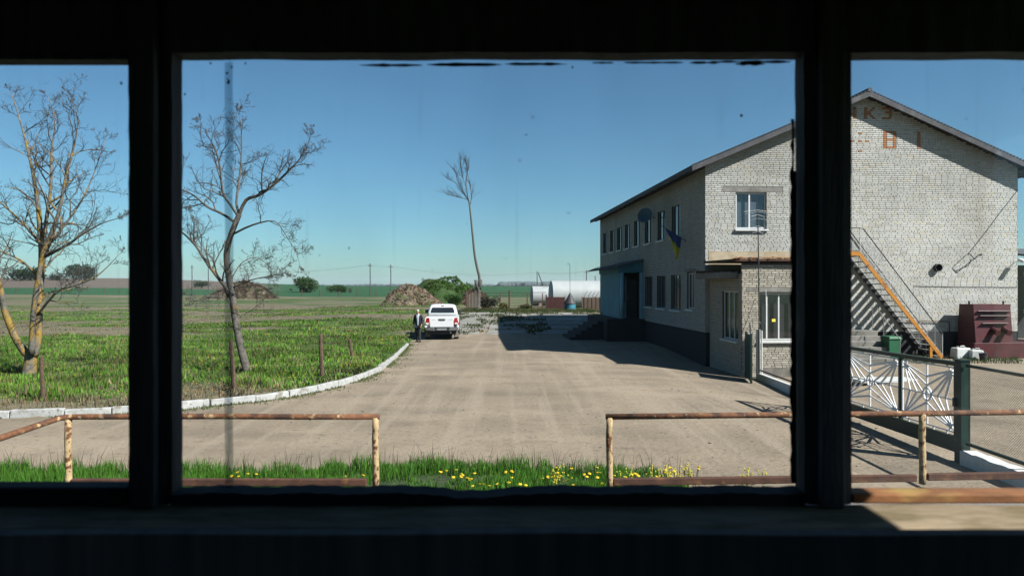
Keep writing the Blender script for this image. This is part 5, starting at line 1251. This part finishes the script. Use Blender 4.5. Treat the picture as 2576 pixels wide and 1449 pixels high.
for s_ in (-1, 1):
    m = MB(); m.hexa([(s_ * .36, -.10, .50), (s_ * .86, -.06, .52), (s_ * .88, .1, .52), (s_ * .36, .1, .50), (s_ * .42, -.10, .69), (s_ * .90, -.06, .69), (s_ * .90, .1, .69), (s_ * .42, .1, .69)]); m.build('bumper_end', 'chrome', car, bevel=.02)
m = MB(); m.box(-.41, .41, -.08, .05, .50, .67); bc = m.build('bumper_centre', 'car_trim', car, bevel=.01)
m = MB(); m.box(-.26, .26, -.092, -.082, .535, .645); m.build('number_plate', 'steel_grey', bc)
m = MB(); m.box(-.78, .78, .1, 5.0, .30, .455); m.build('underbody', 'car_trim', car)
m = MB(); m.tube([(.48, -.02, .40), (.48, .5, .42)], .035, 10); m.build('exhaust', 'steel_grey', car)

# ------------------------------------------------------------------ man in a dark suit
def skinobj(name, vs, es, mt, parent, root=0, sub=2):
    me = bpy.data.meshes.new(name); me.from_pydata([v[:3] for v in vs], es, []); me.materials.append(MATS[mt])
    o = bpy.data.objects.new(name, me); COL.objects.link(o); o.parent = parent
    sk = o.modifiers.new('skin', 'SKIN'); sk.use_smooth_shade = True
    if not me.skin_vertices: me.attributes.new('skin', 'FLOAT', 'POINT')
    lay = me.skin_vertices[0].data
    for i, v in enumerate(vs):
        rr = v[3]; lay[i].radius = rr if isinstance(rr, tuple) else (rr, rr); lay[i].use_root = (i == root)
    sb = o.modifiers.new('sub', 'SUBSURF'); sb.levels = sub; sb.render_levels = sub
    return o
pp = P(1052, 861, 35.4); pz = h(pp.x, pp.y)
man = T('person', 'person in dark suit and white shirt walking with bowed head beside the pickup', 'person', (pp.x, pp.y, pz), R(-12))
def ensure_skin(): pass
BV = [(0, 0, .90, (.15, .11)), (0, .01, 1.08, (.14, .10)), (0, .0, 1.28, (.17, .11)), (0, -.02, 1.40, (.09, .07)), (0, -.045, 1.455, .052), (0, -.075, 1.53, (.068, .082)), (0, -.085, 1.61, (.07, .085)), (0, -.07, 1.665, (.045, .055)),
      (.16, 0, 1.37, .056), (.225, .02, 1.11, .042), (.215, -.10, .90, .030), (.205, -.14, .83, (.02, .036)),
      (-.16, 0, 1.37, .056), (-.225, .03, 1.11, .042), (-.225, -.02, .88, .030), (-.22, -.04, .81, (.02, .036)),
      (.09, 0, .86, .088), (.10, -.08, .48, .058), (.10, -.06, .10, .036), (.11, -.14, .05, .02),
      (-.09, 0, .86, .088), (-.10, .01, .48, .058), (-.10, .14, .11, .036), (-.11, .07, .05, .02)]
BE = [(0, 1), (1, 2), (2, 3), (3, 4), (4, 5), (5, 6), (6, 7), (2, 8), (8, 9), (9, 10), (10, 11), (2, 12), (12, 13), (13, 14), (14, 15), (0, 16), (16, 17), (17, 18), (18, 19), (0, 20), (20, 21), (21, 22), (22, 23)]
skinobj('body', BV, BE, 'skin', man)
JV = [(0, 0, .80, (.185, .14)), (0, .01, 1.06, (.168, .128)), (0, .0, 1.28, (.195, .135)), (0, -.0, 1.41, (.10, .085)), (.17, 0, 1.37, .073), (.235, .02, 1.11, .060), (.222, -.085, .925, .048), (-.17, 0, 1.37, .073), (-.235, .03, 1.11, .060), (-.232, -.015, .90, .048)]
skinobj('jacket', JV, [(0, 1), (1, 2), (2, 3), (2, 4), (4, 5), (5, 6), (2, 7), (7, 8), (8, 9)], 'suit', man)
TV = [(0, 0, .90, (.165, .125)), (.095, 0, .82, .105), (.10, -.08, .48, .078), (.10, -.06, .06, .068), (-.095, 0, .82, .105), (-.10, .01, .48, .078), (-.10, .14, .07, .068)]
skinobj('trousers', TV, [(0, 1), (1, 2), (2, 3), (0, 4), (4, 5), (5, 6)], 'suit', man)
m = MB(); m.grid(lambda u, v: ((u - .5) * (.06 + .10 * v) + .03 + .0 * v, -.148 - .012 * math.cos((u - .5) * 3) + .045 * max(0, v - .75) * 4 * .9, .90 + .53 * v), 6, 10); m.build('shirt', 'shirt', man, smooth=True)
for s_ in (-1, 1):
    m = MB(); m.hexa([(s_ * .03, -.125, 1.425), (s_ * .085, -.10, 1.40), (s_ * .10, -.04, 1.42), (s_ * .04, -.05, 1.46), (s_ * .03, -.115, 1.455), (s_ * .08, -.09, 1.44), (s_ * .085, -.03, 1.46), (s_ * .04, -.04, 1.475)]); m.build('collar', 'shirt', man)
m = MB(); m.lathe([(.02, 1.0), (.5, .86), (.86, .5), (1, .05), (.97, -.35)], 14, (0, -.062, 1.615), Matrix.Diagonal((.078, .095, .085)) @ Matrix.Rotation(R(-18), 3, 'X')); m.build('hair', 'hair_grey', man, smooth=True)
m = MB(); m.hexa([(-.014, -.165, 1.545), (.014, -.165, 1.545), (.012, -.15, 1.55), (-.012, -.15, 1.55), (-.008, -.155, 1.59), (.008, -.155, 1.59), (.006, -.145, 1.59), (-.006, -.145, 1.59)]); m.build('nose', 'skin', man)
for s_ in (-1, 1):
    m = MB(); m.ball((s_ * .03, -.152, 1.592), .011, .006, .007, 6, 4); m.build('eye', 'shoe', man)
    m = MB(); m.ball((s_ * .074, -.065, 1.575), .010, .02, .03, 6, 5); m.build('ear', 'skin', man)
    m = MB(); bx = .11 * s_; by = -.06 if s_ > 0 else .14
    m.hexa([(bx - .045, by - .20, .0), (bx + .045, by - .20, .0), (bx + .045, by + .09, .0), (bx - .045, by + .09, .0), (bx - .035, by - .18, .05), (bx + .035, by - .18, .05), (bx + .04, by + .07, .11), (bx - .04, by + .07, .11)]); m.build('shoe', 'shoe', man, bevel=.02)
    hb = Vector((.205, -.14, .83)) if s_ > 0 else Vector((-.22, -.04, .81)); m = MB()
    for k in range(4):
        o_ = Vector((0, (k - 1.5) * .018, -.02)); L_ = (.062, .074, .07, .054)[k]; m.tube([hb + o_, hb + o_ + Vector((-s_ * .004, -.004, -L_ * .5)), hb + o_ + Vector((-s_ * .016, -.008, -L_))], [.0095, .009, .007], 6)
    m.tube([hb + Vector((0, -.03, .01)), hb + Vector((-s_ * .02, -.052, -.02)), hb + Vector((-s_ * .024, -.056, -.045))], [.011, .0095, .008], 6); m.build('fingers', 'skin', man, smooth=True)
m = MB(); m.grid(lambda u, v: (-.02 + .04 * u, -.156 + .006 * abs(u - .5), 1.518 + .008 * v), 3, 1); m.build('mouth', 'maroon_paint', man)

# ------------------------------------------------------------------ grass, weeds and flowers
def blades(name, X, Y, Z, hgt, wid, col, label=None, bend=.35):
    n = len(X); a = nrng.uniform(0, 2 * np.pi, n); dx, dy = np.cos(a), np.sin(a); b = nrng.uniform(.1, 1, n) * bend * hgt; a2 = nrng.uniform(0, 2 * np.pi, n)
    lx, ly = np.cos(a2) * b, np.sin(a2) * b
    p0 = np.stack([X - dx * wid, Y - dy * wid, Z - .01], -1); p1 = np.stack([X + dx * wid, Y + dy * wid, Z - .01], -1)
    m0 = np.stack([X - dx * wid * .7 + lx * .35, Y - dy * wid * .7 + ly * .35, Z + hgt * .55], -1); m1 = np.stack([X + dx * wid * .7 + lx * .35, Y + dy * wid * .7 + ly * .35, Z + hgt * .55], -1)
    tp = np.stack([X + lx, Y + ly, Z + hgt], -1)
    V = np.stack([p0, p1, m1, m0, tp], 1).reshape(-1, 3); i = np.arange(n)[:, None] * 5
    F = np.concatenate([i + [0, 1, 2], i + [0, 2, 3], i + [3, 2, 4]], 1).reshape(-1, 3)
    C = np.repeat(col, 5, 0); C = C.reshape(n, 5, 3) * np.array([.75, .75, 1, 1, 1.15])[None, :, None]
    o = npmesh(name, V, F, 'grass_blade', C.reshape(-1, 3), kind='stuff')
    if label: o['label'] = label
    return o
def gcol(n, g0, spread=.3): 
    k = nrng.uniform(1 - spread, 1 + spread, (n, 1)); hue = nrng.uniform(-.25, .25, (n, 1)); c = np.array(g0)[None] * k; c[:, :1] *= 1 + hue; return c
# verge below the window
n = 60000; X = nrng.uniform(-10, 3.2, n); Yl = vx(X); Y = Yl - nrng.random(n) ** 1.1 * 3.6 + nrng.normal(0, .07, n)
tuf = fbm(X * 2.6, Y * 2.6, 3); keep = (tuf > .31) & (Y > 5.6) & (X < 2.9 - .35 * (10.8 - Y)); X, Y, tuf = X[keep], Y[keep], tuf[keep]; n = len(X)
hg = .07 + .26 * S((tuf - .35) / .3) * nrng.uniform(.4, 1, n); hg *= .8 * (1 - .5 * S((X - 1.5) / 1))
blades('verge_grass', X, Y, H(X, Y) + .04, hg, nrng.uniform(.004, .008, n), gcol(n, (.085, .215, .026), .45), 'bright green grass strip below the window')
n = 500; X = nrng.uniform(-8, 3.0, n); Y = vx(X) - nrng.random(n) * .7
blades('verge_stalks', X, Y, H(X, Y) + .04, nrng.uniform(.25, .45, n), nrng.uniform(.003, .005, n), gcol(n, (.07, .06, .035)), 'brown seed stalks along the grass strip', .5)
# meadow
n = 230000; Y = 14.2 * (95 / 14.2) ** (nrng.random(n) ** 1.15); X = nrng.uniform(-.95, .02, n) * Y - .0
kx = kerbx(Y); ok = (Y < 40) & (X < kx - .16) | (Y >= 40) & (X < -4.5 + 1.2 * (vn(Y * .7, X * .7) - .5)); X, Y = X[ok], Y[ok]; n = len(X)
d = dryness(X, Y); near = S((26 - Y) / 8); t = fbm(X * .9, Y * .9, 3)
thin = nrng.random(n) > d * .72; X, Y, d, near, t = X[thin], Y[thin], d[thin], near[thin], t[thin]; n = len(X)
hg = (.035 + .11 * S((t - .35) / .3)) * (1 - .5 * d) * nrng.uniform(.4, 1.4, n) * (1 + .5 * near) * (1 - .35 * S((Y - 40) / 40))
wd = (.008 + .00055 * Y) * nrng.uniform(.7, 1.4, n)
green = gcol(n, (.10, .20, .026), .5); lime = gcol(n, (.17, .23, .045), .3); straw = gcol(n, (.20, .165, .095), .35); dark = gcol(n, (.045, .042, .024), .5)
pick = nrng.random(n)[:, None]; lm = S((fbm(X * .22 + 9, Y * .22, 3) - .5) / .15)[:, None]
C = np.where(pick < .25 * lm + .05, lime, green); C = np.where(nrng.random((n, 1)) < (.16 + .2 * S((fbm(X * .9 + 30, Y * 1.1, 2) - .5) / .2)[:, None] + .7 * d[:, None]), straw, C)
kd = (kerbx(Y) - X); edge = S((2.4 - kd) / 2.0) * (Y < 24); C = np.where(nrng.random((n, 1)) < (.5 * edge * S((fbm(X * .8, Y * .8 + 5, 2) - .38) / .2))[:, None], dark, C)
C = C * (.38 + 1.85 * fbm(X * .5 + 2, Y * .7, 4) ** 1.3 * (.6 + .8 * vn(X * 2.2, Y * 2.2)))[:, None]
zg = H(X, Y) - .035 + .16 * S((kx.min() * 0 + kerbx(Y) - .12 - X) / .45) * (Y < 44) + .16 * (Y >= 44) * S((-5.5 - X) / 2) + (.07 * (fbm(X * .5, Y * .5, 3) - .5)) * (X < kerbx(Y) - .5)
blades('meadow_grass', X, Y, zg, hg, wd, C, 'rough green and straw coloured meadow grass left of the kerb')
n2_ = 2600; Y2 = 14.6 * (40 / 14.6) ** nrng.random(n2_); X2 = nrng.uniform(-.9, -.1, n2_) * Y2; k2 = kerbx(Y2) - X2; ok = (k2 > .25) & (fbm(X2 * .7, Y2 * .7 + 60, 2) > .5); X2, Y2 = X2[ok], Y2[ok]; n2_ = len(X2)
blades('dead_stalks', X2, Y2, H(X2, Y2) + .1, nrng.uniform(.15, .42, n2_), nrng.uniform(.006, .011, n2_), gcol(n2_, (.13, .105, .065), .5), 'dry brown stalks standing in the meadow', .8)
# weeds along the foot of the kerb, in the slab joints and by the far fence
kpa = np.array([(p.x, p.y) for p in kp if p.x > -16]); idx = nrng.integers(0, len(kpa), 5000); q = kpa[idx] + np.stack([nrng.exponential(.14, 5000), -nrng.exponential(.12, 5000)], -1)
g_ = fbm(q[:, 0] * 1.3, q[:, 1] * 1.3, 3) >.44; q = q[g_]; n = len(q)
blades('kerb_weeds', q[:, 0], q[:, 1], H(q[:, 0], q[:, 1]), nrng.uniform(.015, .07, n), nrng.uniform(.008, .016, n), gcol(n, (.13, .17, .055), .5), 'small weeds at the foot of the kerb')
n = 26000; X = nrng.uniform(-5.0, 8, n); Y = nrng.uniform(40.3, 72, n); tt = fbm(X * .7 + 4, Y * .5, 3); ok = (tt > .52) | (Y > 61); ok &= ~((X > 2.5) & (Y < 56)); X, Y = X[ok], Y[ok]; n = len(X)
C = gcol(n, (.04, .075, .015), .4); C = np.where(nrng.random((n, 1)) < .4, gcol(n, (.12, .10, .05)), C)
blades('apron_weeds', X, Y, H(X, Y) + .02, nrng.uniform(.05, .2, n) * (1 + S((Y - 60) / 8)), nrng.uniform(.02, .04, n), C, 'weeds growing between and beyond the concrete slabs')
n = 2600; X = nrng.uniform(14.5, 19.8, n); Y = nrng.uniform(24.5, 27.0, n); ok = fbm(X * 1.1, Y * 1.1, 2) > .5; X, Y = X[ok], Y[ok]; n = len(X)
blades('wall_weeds', X, Y, H(X, Y), nrng.uniform(.05, .16, n), nrng.uniform(.008, .014, n), gcol(n, (.05, .08, .02)), 'grass tufts in front of the maroon unit')
# loose stones on the yard
n = 900; Y = 10.9 * (45 / 10.9) ** nrng.random(n); X = nrng.uniform(-.6, .55, n) * Y; ok = (X > kerbx(Y) + .3) & ~((X > 6.5) & (Y > 20)); X, Y = X[ok], Y[ok]
m = MB()
for x, y in zip(X, Y):
    s_ = rng.uniform(.004, .016) * (1 + y * .02) * (1.6 if rng.random() < .06 else 1); z = h(x, y)
    m.hexa([(x + s_ * rng.uniform(.5, 1) * a, y + s_ * rng.uniform(.5, 1) * b, z + c * s_ * rng.uniform(.5, .8)) for c in (-.3, 1) for a, b in ((-1, -1), (1, -1), (1, 1), (-1, 1))])
m.build('stones', 'concrete_worn', None, kind='stuff', label='small loose stones scattered on the yard')
# dandelions and mustard plants in the verge
def flower(px, py, kind, seed, where='below the window'):
    r = random.Random(seed); hh = r.uniform(.10, .2) if kind == 'dandelion' else r.uniform(.3, .42)
    d = (CAMZ - .05 - hh) * FPX / (py - 720); p = P(px, py, d); z0 = h(p.x, p.y) + .03
    lab, grp = (('yellow dandelion ' + where, 'dandelions in the grass strip') if kind == 'dandelion' else ('tall pale yellow flowering weed ' + where, 'flowering weeds in the grass strip'))
    t = T(kind, lab, 'flower', (p.x, p.y, z0), r.uniform(0, 6), grp); top = Vector((r.uniform(-.03, .03), r.uniform(-.03, .03), p.z - z0))
    m = MB(); m.tube([(0, 0, 0), top * .5 + Vector((.008, 0, 0)), top], .004, 4); m.build('stem', 'stem_green', t)
    m = MB()
    if kind == 'dandelion':
        tl = Matrix.Rotation(r.uniform(-.5, .5), 3, 'X') @ Matrix.Rotation(r.uniform(-.4, .4), 3, 'Y'); m.lathe([(.006, -.012), (.022, -.002), (.026, .006), (.016, .012), (.004, .013)], 10, top, tl); m.build('head', 'petal', t)
    else:
        for k in range(14):
            q = top + Vector((r.gauss(0, .045), r.gauss(0, .045), r.uniform(-.16, .03))); m.ball(q, .013, .013, .010, 5, 3)
            if k % 2: m.tube([top * .55, q], .0025, 3, False)
        m.build('blossoms', 'petal_pale', t)
        m = MB()
        for k in range(7):
            a = r.uniform(0, 6.28); q = top * r.uniform(.15, .7); v_ = Vector((math.cos(a), math.sin(a), .35)) * r.uniform(.06, .11); w_ = Vector((-math.sin(a), math.cos(a), 0)) * .016; m.add([q, q + v_ * .5 + w_, q + v_, q + v_ * .5 - w_], [(0, 1, 2, 3)])
        m.build('leaves', 'stem_green', t)
FR = random.Random(77); sd = 0
for cx, cy, sx, sy, n_, wh_ in ((1145, 1187, 18, 7, 9, 'in the upper clump right of the left railing'), (1172, 1200, 12, 5, 5, 'in the lower clump right of the left railing'), (1278, 1184, 6, 4, 3, 'of the lone trio midway in the gap'), (1290, 1214, 20, 6, 5, 'at the sill edge midway in the gap'), (1400, 1200, 24, 10, 9, 'between the gap middle and right railing post'), (1480, 1196, 18, 10, 9, 'just left of the right railing post'), (1590, 1194, 24, 9, 11, 'just right of the right railing post'), (1690, 1188, 22, 9, 8, 'under the right railing near its grass end'), (620, 1196, 26, 5, 6, 'under the left railing near the glass seam'), (840, 1203, 50, 5, 3, 'under the left railing near its right post'), (1750, 1190, 8, 4, 4, 'at the very right end of the grass'), (1210, 1224, 26, 5, 4, 'on the dipping sill edge in the gap')):
    for k in range(n_): sd += 1; flower(FR.gauss(cx, sx), min(1232, max(1168, FR.gauss(cy, sy))), 'dandelion', sd, wh_)
for x, y, wh_ in ((1394, 1180, 'left one of two in the gap'), (1416, 1176, 'right one of two in the gap'), (1560, 1188, 'nearest the right railing post'), (1580, 1178, 'second right of the railing post'), (1640, 1176, 'third right of the railing post'), (1655, 1182, 'fourth right of the railing post'), (1685, 1176, 'fifth right of the railing post'), (1704, 1186, 'low one before the tallest weed'), (1718, 1166, 'tallest near the right end'), (1728, 1174, 'just right of the tallest one'), (1858, 1198, 'lowest of the group on bare dirt'), (1880, 1182, 'highest of the group on bare dirt'), (1895, 1189, 'in the middle of the group on bare dirt'), (1918, 1188, 'rightmost of the group on bare dirt')): sd += 1; flower(x, y, 'mustard', sd, wh_)
# yellow specks far off in the meadow
m = MB()
for cx, cy, s_, n_ in ((760, 1000, 60, 40), (500, 925, 60, 40), (905, 925, 30, 40), (870, 960, 25, 18), (1080 - 160, 905, 40, 40), (560, 975, 70, 40), (640, 930, 20, 14), (300, 905, 60, 25), (180, 960, 120, 40), (700, 960, 60, 40), (955, 860, 30, 40), (880, 845, 60, 50)):
    for k in range(n_ // 2):
        x, y = FR.gauss(cx, s_), FR.gauss(cy, s_ * .18); d = 4950 / max(60, y - 712); p = P(x, y, d)
        if p.x > kerbx(p.y) - .4 or p.y < 14: continue
        z = h(p.x, p.y) + .25; q = .012 + .0006 * d; m.lathe([(.3 * q, -.3 * q), (q, 0), (.4 * q, .35 * q)], 5, (p.x, p.y, z))
m.build('meadow_flowers', 'petal', None, kind='stuff', label='yellow dandelion heads scattered through the meadow')

# ------------------------------------------------------------------ thin air haze over the plain
hz = bpy.data.materials.new('haze'); hz.use_nodes = True; n_ = hz.node_tree.nodes; n_.clear()
pv = n_.new('ShaderNodeVolumePrincipled'); pv.inputs['Color'].default_value = (.80, .90, 1.0, 1); pv.inputs['Density'].default_value = .00009; pv.inputs['Anisotropy'].default_value = .2
oo = n_.new('ShaderNodeOutputMaterial'); hz.node_tree.links.new(pv.outputs[0], oo.inputs['Volume'])
m = MB(); m.box(-7000, 7000, -150, 5400, -3, 60); me = bpy.data.meshes.new('haze'); me.from_pydata(m.v, [], m.f); me.materials.append(hz)
o = bpy.data.objects.new('haze', me); COL.objects.link(o); o['kind'] = 'stuff'; o['label'] = 'thin pale haze over the far fields'
